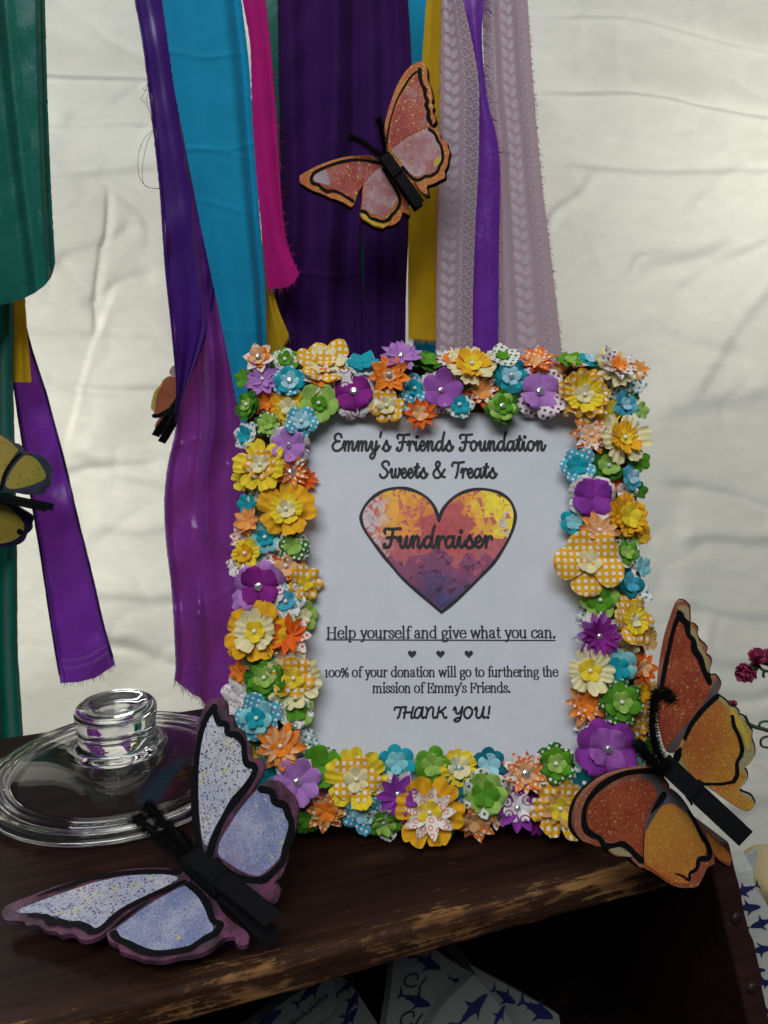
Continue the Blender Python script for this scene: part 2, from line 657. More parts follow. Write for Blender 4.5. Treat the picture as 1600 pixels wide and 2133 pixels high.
ribbon('fabric_strip', 'bright cyan wide strip with faint fold lines left of the magenta strip',
       [(338, 0), (362, 180), (385, 300), (420, 480), (450, 620), (478, 760), (505, 900)],
       [(503, 0), (519, 130), (530, 300), (541, 450), (553, 600), (556, 760), (560, 900)],
       [(0, 960), (1, 960)], 0.925, CYAN, [(.93, .10, -.018, 0), (.3, .3, .008, 0)], 0.0016, seed=5, nv=330, nu=40, wrk=.5, creases=[(115, .0005, 6), (308, .0005, -10), (318, .0003, 22), (432, .0004, 20), (690, .0003, 10)])
ribbon('fabric_strip', 'magenta strip with a frayed slanting end right of the cyan strip',
       [(505, 0), (522, 90), (525, 250), (535, 380), (545, 480), (557, 602)],
       [(553, 0), (563, 90), (572, 200), (579, 300), (584, 400), (597, 515), (626, 575)],
       [(0, 602), (.4, 600), (.7, 590), (1, 570)], 0.935, MAGENTA, [(.4, .3, .005, .5), (.9, .15, -.003, .3)], 0.006, seed=6,
       fray=[('r', .45, 1.0, 120, 9), ('b', 0, 1, 30, 7)])
ribbon('fabric_strip', 'short mustard strip ending just above the frame beside the cyan strip',
       [(530, 300), (545, 480), (550, 610), (553, 720)], [(548, 300), (555, 560), (578, 640), (604, 702)],
       [(0, 745), (.5, 728), (1, 698)], 0.95, MUSTARD, [(.5, .2, .006, .1)], 0.003, top=250, seed=7, nv=40, fray=[('b', 0, 1, 40, 7)])
ribbon('fabric_strip', 'long mustard strip with a straight fringed end between deep purple and lilac print',
       [(888, 0), (879, 130), (866, 300), (851, 460), (850, 600), (851, 706)],
       [(925, 0), (920, 200), (914, 480), (912, 706)], [(0, 704), (1, 709)], 0.965, MUSTARD,
       [(.35, .3, .004, .3)], 0.003, seed=8, fray=[('b', 0, 1, 110, 6)])
ribbon('fabric_strip', 'lilac strip printed with pale leaf vines beside the long mustard strip',
       [(920, 0), (916, 250), (911, 480), (908, 760)], [(964, 0), (985, 90), (999, 170), (998, 330), (990, 480), (985, 620), (985, 760)],
       [(0, 830), (1, 830)], 0.94, LILAC, [(.62, .25, .008, .05)], 0.0012, seed=9, nu=48, nv=300, wrk=.1, print_fn=leaf_columns([(0.30, True, 22, 78, 0.3), (0.80, False, 21, 78, 0.1)]),
       fray=[('l', .2, .98, 260, 4)])
ribbon('fabric_strip', 'violet satin strip with a torn frayed edge between the two lilac printed strips',
       [(960, 0), (975, 90), (985, 160), (984, 330), (980, 480), (975, 760)],
       [(1010, 0), (1003, 55), (1006, 130), (1018, 225), (1036, 280), (1043, 360), (1040, 480), (1038, 760)],
       [(0, 830), (1, 830)], 0.955, SATIN2, [(.65, .3, .004, .3)], 0.008, seed=10,
       fray=[('r', .17, .5, 60, 16), ('r', .5, .8, 18, 7)])
ribbon('fabric_strip', 'lilac strip printed with pale leaf vines, outermost beside the bare tarp',
       [(1004, 0), (1010, 200), (1020, 300), (1022, 760)], [(1099, 0), (1112, 200), (1131, 400), (1150, 550), (1165, 680), (1172, 760)],
       [(0, 830), (1, 830)], 0.972, LILAC, [(.25, .12, .008, .1), (.62, .16, .008, .1)], 0.0012, seed=11, nu=64, nv=300, wrk=.1,
       print_fn=leaf_columns([(0.13, False, 20, 118, .2), (0.52, True, 22, 118, 0.5), (0.88, False, 21, 118, 0.1)]),
       fray=[('r', .2, .98, 260, 5)])
satin, _sf = ribbon('fabric_strip', 'large purple satin strip hanging lowest behind the left of the flowered frame',
       [(282, 0), (299, 90), (315, 220), (334, 390), (345, 560), (360, 700), (369, 800), (368, 890), (348, 970), (341, 1040), (345, 1130), (357, 1220), (362, 1300), (366, 1390), (362, 1425)],
       [(420, 0), (440, 250), (500, 480), (540, 700), (560, 900), (565, 1200), (560, 1480)],
       [(0, 1416), (.12, 1432), (.2, 1446), (.28, 1452), (.36, 1470), (.6, 1478), (1, 1490)], 0.955, SATIN,
       [(0.03, .03, .010, 0), (.45, .10, .020, -.35), (.28, .06, -.014, .15), (.78, .08, .016, -.1), (.62, .05, .010, .4)], 0.011, seed=12, nu=64, nv=300, wrk=1.1, creases=[(905, .0018, -60), (960, .0014, 90), (1130, .0018, 120), (1240, .0014, -70), (1300, .0022, 60), (1395, .0016, -20)],
       fray=[('b', 0, .45, 70, 12), ('l', .15, .95, 30, 3)])
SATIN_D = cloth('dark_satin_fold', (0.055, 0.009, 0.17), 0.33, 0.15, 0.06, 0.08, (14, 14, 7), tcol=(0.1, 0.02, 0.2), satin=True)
ribbon('folded_flap', None,
       [(280, 0), (297, 90), (313, 220), (332, 390), (343, 560), (358, 700), (367, 800), (364, 900)],
       [(372, 0), (392, 160), (424, 330), (446, 460), (452, 560), (444, 640), (424, 720), (400, 780), (378, 840), (366, 900)],
       [(0, 880), (1, 895)], 0.943, SATIN_D, [(.93, .06, .006, 0), (.8, .07, -.005, .1), (.45, .22, -.007, .35), (.02, .04, .004, 0)], 0.004, seed=31, nu=40, nv=120, wrk=.4, parent=satin)
ribbon('fabric_strip', 'crinkled emerald green cloth with a rounded lower end at the left edge',
       [(-190, 0), (-190, 300), (-190, 640)], [(94, 0), (99, 200), (107, 400), (115, 540), (117, 660)],
       [(0, 660), (.55, 640), (.66, 633), (.78, 622), (.86, 610), (.93, 594), (.97, 578), (.99, 562), (1, 548)], 0.905, GREEN,
       [(.985, .03, -.016, 0), (.76, .05, -.007, .22), (.68, .08, .008, .25), (.5, .1, .006, .1)], 0.003, seed=13, nu=64, wrk=.6)
ribbon('fabric_strip', 'long emerald green strip reaching behind the shelf at the left edge',
       [(-120, 500), (-120, 1100), (-110, 1700)], [(30, 500), (28, 800), (36, 1141), (37, 1357), (49, 1535), (52, 1700)],
       [(0, 1690), (1, 1690)], 0.945, GREEN, [(.55, .1, .012, .1), (.78, .07, -.012, 0), (.92, .06, .010, 0)], 0.006, top=450, seed=14, nu=40)
ribbon('fabric_strip', 'short mustard strip with a straight cut end under the emerald cloth',
       [(10, 560), (24, 700), (26, 800)], [(48, 560), (57, 690), (66, 796)], [(0, 796), (1, 796)], 0.950, MUSTARD,
       [(.5, .2, .004, 0)], 0.002, top=520, seed=15, nv=36)
o, sf = ribbon('fabric_strip', 'narrow purple satin strip leaning across the bare tarp above the glass lid',
               [(5, 640), (28, 800), (58, 1000), (85, 1160), (105, 1300), (126, 1425)],
               [(45, 640), (63, 720), (95, 815), (135, 960), (165, 1090), (190, 1185), (216, 1300), (241, 1386)],
               [(0, 1423), (.3, 1421), (.6, 1412), (1, 1384)], 0.990, SATIN2, [(.05, .04, .006, 0), (.95, .04, .006, 0), (.5, .3, .006, .3)], 0.009, top=560, seed=16, nu=40, wrk=1.3,
               fray=[('b', 0, 1, 46, 8)])
V, F = [], []
for u0, u1 in ((.0, .035), (.965, 1.0)):          # rolled hems
    for k in range(60):
        pass
    tube(V, F, [sf((u0 + u1) / 2, .02 + .96 * k / 40, 0.0006) for k in range(41)], 0.0016, 6, 1)
mk('rolled_hem', V, F, cloth('hem_satin', (0.05, 0.008, 0.12), .5, .2, .2), o)
V, F = [], []
for k in range(26):
    for q in (0, 1):
        u, v = .1 + .82 * k / 25, .945 + .018 * q + .004 * (k % 2)
        V0, F0 = [], []
        p = sf(u, v, 0.0012)
        tube(V, F, [p + Vector((-.0012, 0, 0)), p + Vector((0, -.0004, 0.0002)), p + Vector((.0012, 0, .0004))], 0.0004, 5, 1)
mk('hem_stitches', V, F, plain('lilac_thread', (.45, .25, .6), .6), o)

# loose maroon threads hanging by the big satin strip
THR = plain('maroon_thread', (0.23, 0.02, 0.05), .7)
V, F = [], []
for pts in ([(312, 150), (309, 172), (300, 196), (293, 205), (303, 214), (312, 232), (318, 262)],
            [(320, 270), (300, 290), (288, 325), (290, 365), (305, 388), (334, 394)],
            [(322, 268), (306, 300), (297, 350), (300, 384), (320, 392), (338, 392)],
            [(311, 172), (297, 186), (309, 190), (305, 210), (318, 216)]):
    tube(V, F, [PY(x, y, 0.937) for x, y in pts], 0.00028, 4, 5)
tag(mk('loose_thread', V, F, THR, loc=PY(312, 150, .937)), 'tangled maroon loose threads beside the edge of the large purple satin strip', 'thread')

# ------------------------------------------------------------------ worn wooden crate that serves as the shelf
YAW = math.atan2(0.3502, 0.9367)
CR0 = Vector((-.173, .359, 0))                # a point of the front top edge; local x runs along the edge, y to the back


def wood(name, edge=True, base=((0.0085, 0.0031, 0.0024), (0.023, 0.0084, 0.0058)), rough=0.6):
    t = NT(name, rough, 0.09)
    X, Y, Z = t.sep(t.obj)
    gr = t.noise(t.scale((7, 120, 120)), 1.0, 6, .6, .4)
    big = t.noise(t.scale((9, 22, 22)), 1.0, 4, .6)
    c = t.mix(t.rng(gr, .3, .7), base[0], base[1])
    c = t.mix(t.rng(big, .52, .78, 0, .6), c, (0.055, 0.024, 0.012))
    wornc = t.mix(t.rng(gr, .38, .62), (0.28, 0.14, 0.050), (0.085, 0.034, 0.015))
    strk = t.noise(t.scale((16, 260, 260)), 1.0, 4, .62, .5)
    bl = t.noise(t.scale((15, 34, 34), (0, 0, .12)), 1.0, 8, .76, .3)
    if edge:
        near = t.rng(Y, 0.0, 0.050, 0.17, -0.12)
        inside = t.rng(Y, -0.004, 0.003, 0.05, 0.0)
        mask = t.math('SUBTRACT', t.math('ADD', t.math('ADD', t.math('MULTIPLY', bl, .75), t.math('MULTIPLY', strk, .42)), near), inside)
        worn = t.rng(mask, .735, .79)
        # rubbed reddish brown along the front edge
        rub = t.math('MULTIPLY', t.rng(Y, -.004, .030, 1, 0, True), t.rng(t.math('ADD', t.math('MULTIPLY', bl, .6), t.math('MULTIPLY', strk, .4)), .36, .60))
        c = t.mix(t.math('MULTIPLY', rub, .85), c, (0.075, 0.034, 0.018))
        # small scratches all over
        sc = t.noise(t.scale((42, 330, 330), (0, 0, -.25)), 1.0, 3, .6)
        worn = t.math('MAXIMUM', worn, t.rng(t.math('ADD', t.math('MULTIPLY', sc, .7), t.math('MULTIPLY', bl, .45)), .71, .77, 0, .45))
    else:
        worn = t.rng(t.math('ADD', t.math('MULTIPLY', bl, .7), t.math('MULTIPLY', strk, .35)), .64, .74, 0, .5)
    t.color(t.mix(worn, c, wornc))
    t.l(t.rng(worn, 0, 1, rough, .8), t.b.inputs['Roughness'])
    t.bump(t.math('ADD', t.math('MULTIPLY', gr, .5), t.math('MULTIPLY', worn, -.5)), .5, .0012)
    return t.m


crate = thing('wooden_crate', 'dark worn wooden crate whose scuffed top carries the frame and the glass lid', 'crate', CR0)
crate.rotation_euler = (0, 0, YAW)
WTOP = wood('worn_dark_wood')
WSIDE = wood('dark_reddish_wood', False, ((0.030, 0.012, 0.010), (0.060, 0.026, 0.021)), .42)
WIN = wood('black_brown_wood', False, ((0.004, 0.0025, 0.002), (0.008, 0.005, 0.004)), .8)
# top board: rounded front edge, slightly uneven
V, F = [], []
NX, prof = 150, []
TH = 0.0215
XL, XR, DEP = -0.55, 0.4265, 0.358
for k in range(7):
    a = math.pi / 2 * k / 6
    prof.append((0.005 - 0.005 * math.sin(a), -0.005 + 0.005 * math.cos(a)))
prof = [(DEP, 0.0), (DEP * .7, 0), (DEP * .4, 0), (.10, 0), (.06, 0), (.03, 0), (.012, 0)] + prof
for k in range(5):
    a = math.pi / 2 * k / 4
    prof.append((0.004 - 0.004 * math.cos(a), -TH + 0.004 - 0.004 * math.sin(a)))
prof += [(.03, -TH), (DEP, -TH)]
for i in range(NX + 1):
    x = XL + (XR - XL) * i / NX
    for (y, z) in prof:
        e = max(0, 1 - y / .03)
        wv = 0.0022 * noise.noise(Vector((x * 14, 1.3, z * 20))) + .0010 * noise.noise(Vector((x * 60, 5, z * 60)))
        V.append((x, y + e * wv, z + (e * .0016 * noise.noise(Vector((x * 20, 9, y * 30))) if z > -.01 else e * .001 * noise.noise(Vector((x * 40, 2, 0))))))
n = len(prof)
for i in range(NX):
    for j in range(n - 1):
        F.append((i * n + j, i * n + j + 1, (i + 1) * n + j + 1, (i + 1) * n + j))
    F.append((i * n + n - 1, i * n, (i + 1) * n, (i + 1) * n + n - 1))
F += [tuple(range(n))[::-1], tuple(NX * n + j for j in range(n))]
mk('top_board', V, F, WTOP, crate, world=False)


def flare(sgn, x0, z):
    return x0 + sgn * (-z) * 0.345


for sgn, x0 in ((1, XR + .0010), (-1, XL - .0010)):
    V, F = [], []
    zs = [0.004 - .36 * k / 40 for k in range(41)]
    for z in zs:
        j = .0011 * noise.noise(Vector((z * 40, 3, sgn))) + (.002 if abs(z + .105) < .02 else 0) * sgn
        xi, xo = flare(sgn, x0, z), flare(sgn, x0, z) + sgn * (.0205) + j
        y0 = -.003 + .0012 * noise.noise(Vector((z * 30, 8, sgn)))
        V += [(xi, y0, z), (xo, y0, z), (xo, DEP, z), (xi, DEP, z)]
    for k in range(40):
        for i in range(4):
            a, b = 4 * k + i, 4 * k + (i + 1) % 4
            F.append((a, b, b + 4, a + 4))
    F += [(3, 2, 1, 0), (160, 161, 162, 163)]
    sb = bevel(mk('side_board', V, F, WSIDE, crate, world=False, smooth=False), .0022)
    for z in (-.060, -.126, -.20):
        Vn, Fn = [], []
        for k, (r, d) in enumerate(((.0045, 0), (.0045, -.0012), (.003, -.0022), (.0001, -.0024))):
            for q in range(14):
                a = 2 * math.pi * q / 14
                Vn.append((flare(sgn, x0, z) + sgn * .0103 + r * math.cos(a), -.0035 + d, z + r * math.sin(a)))
        for k in range(3):
            for q in range(14):
                Fn.append((k * 14 + q, k * 14 + (q + 1) % 14, (k + 1) * 14 + (q + 1) % 14, (k + 1) * 14 + q))
        mk('nail_head', Vn, Fn, plain('rusty_iron', (.02, .012, .010), .5, .5, .5, 900), sb, world=False)
V, F = [], []
xx = XL - .1
rw = random.Random(4)
while xx < XR + .12:
    wd = rw.uniform(.075, .10)
    boxv(V, F, Matrix(), xx, xx + wd - .0008, DEP - .016 + rw.uniform(-.001, .001), DEP - .002, -.36, -TH - .001)
    xx += wd
boxv(V, F, Matrix(), XL - .1, XR + .12, DEP - .0018, DEP + .004, -.36, -TH - .001)
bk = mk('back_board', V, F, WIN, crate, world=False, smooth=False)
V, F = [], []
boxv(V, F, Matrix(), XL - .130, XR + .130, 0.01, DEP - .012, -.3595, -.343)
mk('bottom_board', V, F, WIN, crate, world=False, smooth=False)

# ------------------------------------------------------------------ glass lid
def fix_normals(o):
    bm = bmesh.new()
    bm.from_mesh(o.data)
    bmesh.ops.remove_doubles(bm, verts=bm.verts, dist=1e-6)
    bmesh.ops.recalc_face_normals(bm, faces=bm.faces)
    if bm.calc_volume(signed=True) < 0:
        bmesh.ops.reverse_faces(bm, faces=bm.faces)
    bm.to_mesh(o.data)
    bm.free()
    return o


LC = (-0.2205, 0.6125, 0.0)
GL = bpy.data.materials.new('clear_glass')
GL.use_nodes = True
gb = GL.node_tree.nodes['Principled BSDF']
gb.inputs['Base Color'].default_value = (.97, .98, .97, 1)
gb.inputs['Roughness'].default_value = 0.0
gb.inputs['IOR'].default_value = 1.5
gb.inputs['Transmission Weight'].default_value = 1.0
THIN = bpy.data.materials.new('thin_clear_glass')
THIN.use_nodes = True
tn = THIN.node_tree
tn.nodes.remove(tn.nodes['Principled BSDF'])
tra, glo, fre, mxs = (tn.nodes.new('ShaderNodeBsdf' + k) if k in ('Transparent', 'Glossy') else tn.nodes.new('ShaderNode' + k) for k in ('Transparent', 'Glossy', 'LayerWeight', 'MixShader'))
tra.inputs[0].default_value = (.95, .95, .94, 1)
glo.inputs['Roughness'].default_value = .015
fre.inputs['Blend'].default_value = .5
fac = tn.nodes.new('ShaderNodeMath')
fac.operation = 'POWER'
tn.links.new(fre.outputs['Facing'], fac.inputs[0])
fac.inputs[1].default_value = 3.5
fa2 = tn.nodes.new('ShaderNodeMath')
fa2.operation = 'MULTIPLY_ADD'
tn.links.new(fac.outputs[0], fa2.inputs[0])
fa2.inputs[1].default_value, fa2.inputs[2].default_value = .55, .05
tn.links.new(fa2.outputs[0], mxs.inputs[0])
tn.links.new(tra.outputs[0], mxs.inputs[1])
tn.links.new(glo.outputs[0], mxs.inputs[2])
tn.links.new(mxs.outputs[0], tn.nodes['Material Output'].inputs[0])
lid = thing('glass_lid', 'clear round glass casserole lid with a knob lying on the dark crate', 'lid', LC)
out = [(0, .0262), (.012, .0260), (.025, .0252), (.035, .0238), (.050, .0208), (.066, .0165), (.078, .0128), (.0845, .0108),
       (.0868, .0122), (.0888, .0106), (.0918, .0112), (.0938, .0096), (.0972, .0100), (.0995, .0086), (.1030, .0084), (.1058, .0072), (.1068, .0056), (.1060, .0040)]
inn = [(.1040, .0026), (.0990, .0040), (.0950, .0046), (.0905, .0042), (.0892, .0012), (.0872, .0004), (.0855, .0022), (.0835, .0052), (.077, .0080), (.065, .0117), (.049, .0160), (.034, .0190), (.020, .0206), (0, .0212)]
V, F = lathe([tuple(p) for p in catmull(out + inn, 4)], 128, LC)
fix_normals(mk('lid_dome', V, F, [GL, THIN], lid, fm=[1 if math.hypot(sum(V[i][0] for i in f) / len(f) - LC[0], sum(V[i][1] for i in f) / len(f) - LC[1]) < .0825 else 0 for f in F]))
kn = [(0, .0268), (.026, .0268), (.0385, .0266), (.0397, .0284), (.0365, .0300), (.0322, .0318), (.0306, .0380), (.0312, .0470), (.0324, .0540), (.0324, .0590), (.0300, .0630), (.0255, .0645), (.0205, .0636), (.0150, .0608), (.0090, .0592), (0, .0588)]
V, F = lathe([tuple(p) for p in catmull(kn, 4)], 96, LC)
fix_normals(mk('knob', V, F, GL, lid))

# ------------------------------------------------------------------ flowered picture frame
LEAN = R(20)
FRAME_LOC = Vector((.042, .534, .004))
frame = thing('picture_frame', 'picture frame covered in colourful paper flowers around a printed fundraiser sign', 'picture frame', FRAME_LOC)
frame.rotation_euler = (math.pi / 2 - LEAN, 0, R(.3))
FM = Matrix.LocRotScale(FRAME_LOC, frame.rotation_euler, None)
FI = FM.inverted()
FN = FM.to_3x3() @ Vector((0, 0, 1))


def FL(px, py, z=0.0):
    return FI @ PP(px, py, FM @ Vector((0, 0, z)), FN)


BASEM = plain('brown_frame_wood', (.10, .055, .03), .6, .3, .3, 200)
FZ = .010
c = [FL(512, 762, FZ), FL(1318, 770, FZ), FL(1330, 1700, FZ), FL(512, 1712, FZ)]
xo0, xo1, yo1, yo0 = c[0].x + .002, c[1].x - .002, c[0].y, .002
i0, i1 = FL(622, 858, FZ), FL(1230, 1590, FZ)
xi0, xi1, yi1, yi0 = i0.x, i1.x, i0.y, i1.y
V, F = [], []
M0 = Matrix()
boxv(V, F, M0, xo0, xi0, yo0, yo1, -.012, FZ)
boxv(V, F, M0, xi1, xo1, yo0, yo1, -.012, FZ)
boxv(V, F, M0, xi0, xi1, yi1, yo1, -.012, FZ)
boxv(V, F, M0, xi0, xi1, yo0, yi0, -.012, FZ)
mk('moulding', V, F, BASEM, frame, world=False, smooth=False)
V, F = [], []
boxv(V, F, M0, xo0 + .01, xo1 - .01, yo0 + .01, yo1 - .01, -.017, -.013)
mk('backing_board', V, F, plain('black_backing', (.02, .02, .02), .8), frame, world=False, smooth=False)
V, F = [], []
ca, sa = math.cos(LEAN), math.sin(LEAN)
# easel leg: from the back of the frame down to the crate top
top_l = Vector((.0, .23, -.019))
foot_w = FM @ Vector((0, .02, 0)) + Vector((0, .155, 0))
foot_w.z = .003
ft = FI @ foot_w
for dx in (-.03, .03):
    for p, dd in ((top_l, .002), (ft, .002)):
        V += [p + Vector((dx, 0, 0)), p + Vector((dx, -.001, -.004))]
F += [(0, 2, 6, 4), (1, 5, 7, 3), (0, 4, 5, 1), (2, 3, 7, 6), (0, 1, 3, 2), (4, 6, 7, 5)]
mk('easel_leg', V, F, plain('black_backing_2', (.02, .02, .02), .8), frame, world=False, smooth=False)

# printed sheet
PZP = .0093
tp = NT('printer_paper', .55, .3)
nz = tp.noise(tp.scale(45), 1.0, 5, .6)
nz2 = tp.noise(tp.scale(420), 1.0, 3, .6)
tp.color(tp.mix(tp.rng(tp.math('ADD', tp.math('MULTIPLY', nz, .7), tp.math('MULTIPLY', nz2, .3)), .35, .65), (.575, .582, .615), (.635, .64, .66)))
tp.bump(nz2, .08, .0004)
V, F = [], []
NXp = 20
for j in range(NXp + 1):
    for i in range(NXp + 1):
        x, y = xi0 + .0004 + (xi1 - xi0 - .0008) * i / NXp, yi0 + .0004 + (yi1 - yi0 - .0008) * j / NXp
        V.append((x, y, PZP))
for j in range(NXp):
    for i in range(NXp):
        a = j * (NXp + 1) + i
        F.append((a, a + 1, a + NXp + 2, a + NXp + 1))
sheet = mk('printed_sheet', V, F, tp.m, frame, world=False)
INK = plain('black_ink', (.018, .018, .020), .55, .3)
INK2 = plain('grey_black_ink', (.030, .030, .034), .55, .3)


def to_sheet(h):
    def f(x, y, hh=0):
        return Vector((x, y, PZP + .00025 + h + hh))
    return f


# --- hand-drawn lettering: centre lines in units of the x-height
SCRIPT = {
 'E': (1.12, [[(.98, 1.42), (.86, 1.74), (.5, 1.78), (.26, 1.45), (.42, 1.05), (.78, 1.0)], [(.7, 1.0), (.26, .86), (.04, .42), (.26, .02), (.7, .02), (1.05, .3), (1.15, .5)]]),
 'm': (1.42, [[(.02, .6), (.17, .98), (.27, .85), (.2, 0)], [(.22, .35), (.42, .88), (.58, .98), (.66, .8), (.58, 0)], [(.6, .35), (.8, .88), (.97, .98), (1.06, .8), (.99, .22), (1.08, .01), (1.25, .12), (1.45, .55)]]),
 'n': (1.02, [[(.02, .6), (.17, .98), (.27, .85), (.2, 0)], [(.22, .35), (.42, .88), (.58, .98), (.67, .8), (.59, .22), (.68, .01), (.86, .12), (1.05, .55)]]),
 'y': (1.0, [[(.02, .6), (.17, .97), (.26, .8), (.2, .35), (.32, .05), (.55, .22), (.7, .95)], [(.73, .98), (.62, .1), (.48, -.6), (.22, -.86), (.05, -.62), (.25, -.28), (.65, .02), (1.0, .5)]]),
 's': (.80, [[(.0, .18), (.28, .72), (.44, 1.06), (.50, .74), (.66, .36), (.58, .02), (.30, -.03), (.10, .20)], [(.56, .03), (.70, .12), (.84, .42)]]),
 'r': (.72, [[(.02, .6), (.17, .98), (.27, .85), (.2, 0)], [(.22, .35), (.38, .82), (.54, .98), (.66, .9), (.68, .75)]]),
 'i': (.56, [[(.02, .6), (.2, .98), (.17, .3), (.28, .01), (.45, .12), (.6, .55)], [(.30, 1.42), (.31, 1.46)]]),
 'e': (.7, [[(.0, .45), (.35, .52), (.5, .78), (.36, 1.0), (.14, .82), (.07, .4), (.22, .02), (.48, .08), (.74, .55)]]),
 'd': (1.0, [[(.66, .78), (.48, .98), (.2, .85), (.06, .45), (.14, .06), (.32, .02), (.55, .3), (.70, .8)], [(.92, 1.95), (.76, 1.3), (.66, .3), (.74, .01), (.9, .1), (1.05, .5)]]),
 'o': (.86, [[(.42, 1.0), (.16, .85), (.05, .42), (.2, .03), (.46, .06), (.66, .45), (.6, .85), (.42, 1.0)], [(.58, .9), (.72, .75), (.9, .82)]]),
 'u': (1.0, [[(.02, .6), (.17, .97), (.26, .8), (.2, .3), (.3, .02), (.5, .12), (.72, .95)], [(.73, .98), (.66, .3), (.74, .01), (.9, .1), (1.05, .5)]]),
 'a': (1.0, [[(.66, .78), (.48, .98), (.2, .85), (.06, .45), (.14, .06), (.32, .02), (.55, .3), (.72, .85)], [(.74, .98), (.66, .3), (.74, .01), (.9, .1), (1.05, .5)]]),
 't': (.6, [[(.02, .5), (.26, 1.1), (.40, 1.62), (.24, .6), (.22, .2), (.32, .01), (.48, .12), (.64, .55)], [(.05, 1.12), (.55, 1.16)]]),
 'w': (1.22, [[(.02, .6), (.17, .97), (.25, .8), (.2, .3), (.32, .02), (.52, .2), (.64, .95)], [(.64, .95), (.62, .3), (.76, .02), (.98, .3), (1.06, .9), (1.0, 1.0), (1.1, .8), (1.28, .86)]]),
 "'": (.34, [[(.2, 1.95), (.1, 1.45)]]),
 'F': (1.2, [[(.2, 1.30), (.14, 1.5), (.3, 1.68), (.8, 1.66), (1.42, 1.72)], [(.84, 1.62), (.72, .8), (.56, .15), (.3, -.02), (.08, .12), (.18, .3)], [(.36, .86), (.72, .92), (1.12, .90)]]),
 'S': (1.08, [[(1.0, 1.40), (.92, 1.72), (.55, 1.80), (.26, 1.52), (.42, 1.15), (.76, .82), (.82, .36), (.5, 0), (.16, .05), (.02, .35)]]),
 'T': (1.0, [[(.1, 1.28), (.14, 1.55), (.32, 1.66), (.8, 1.64), (1.36, 1.72)], [(.80, 1.62), (.70, .9), (.56, .25), (.44, .0)]]),
 '&': (1.38, [[(1.28, .06), (.95, .2), (.48, 1.05), (.34, 1.45), (.52, 1.76), (.76, 1.6), (.66, 1.25), (.22, .8), (.06, .36), (.28, 0), (.7, .06), (1.1, .6), (1.26, .9)]]),
 'H': (1.22, [[(.34, 1.7), (.24, .85), (.12, .02)], [(1.16, 1.72), (1.0, .9), (.9, .2), (1.0, .0), (1.16, .12)], [(.1, .80), (.5, .9), (1.0, .86)]]),
 'A': (1.18, [[(.86, 1.35), (.66, 1.66), (.26, 1.35), (.05, .5), (.25, .02), (.6, .3), (.92, 1.55)], [(.98, 1.7), (.86, .5), (.94, .02), (1.12, .15)]]),
 'N': (1.2, [[(.1, .02), (.26, .9), (.22, 1.5), (.12, 1.64)], [(.26, .9), (.55, 1.55), (.82, 1.66), (.92, 1.3), (.86, .4), (.98, .0), (1.16, .14)]]),
 'K': (1.2, [[(.36, 1.7), (.24, .85), (.1, .02)], [(1.08, 1.66), (.6, 1.1), (.28, .84)], [(.4, .92), (.72, .8), (.82, .3), (.98, .0), (1.16, .14)]]),
 'Y': (1.18, [[(.1, 1.25), (.26, 1.66), (.36, 1.3), (.36, .85), (.55, .66), (.82, .9), (1.04, 1.65)], [(1.08, 1.72), (.94, .6), (.74, -.3), (.36, -.55), (.16, -.3), (.5, .0), (.7, .05)]]),
 'O': (1.14, [[(.6, 1.68), (.25, 1.45), (.06, .75), (.22, .06), (.56, .02), (.9, .6), (.92, 1.3), (.6, 1.68)]]),
 'U': (1.3, [[(.1, 1.3), (.26, 1.66), (.32, 1.2), (.24, .4), (.42, .0), (.78, .3), (1.06, 1.65)], [(1.1, 1.7), (.96, .5), (1.04, .02), (1.22, .15)]]),
 '!': (.5, [[(.42, 1.75), (.30, .6)], [(.20, .06), (.21, .1)]]),
 ' ': (.62, []),
}


def circ(cx, cy, rx, ry, n=14, a0=0.0):
    return [(cx + rx * math.cos(a0 + 2 * math.pi * k / n), cy + ry * math.sin(a0 + 2 * math.pi * k / n)) for k in range(n + 1)]


def st(x, y0, y1):
    return [(x, y0), (x, (y0 + y1) / 2), (x, y1)]


def sf_(x0, x1, y):
    return [(x0, y), (x1, y)]


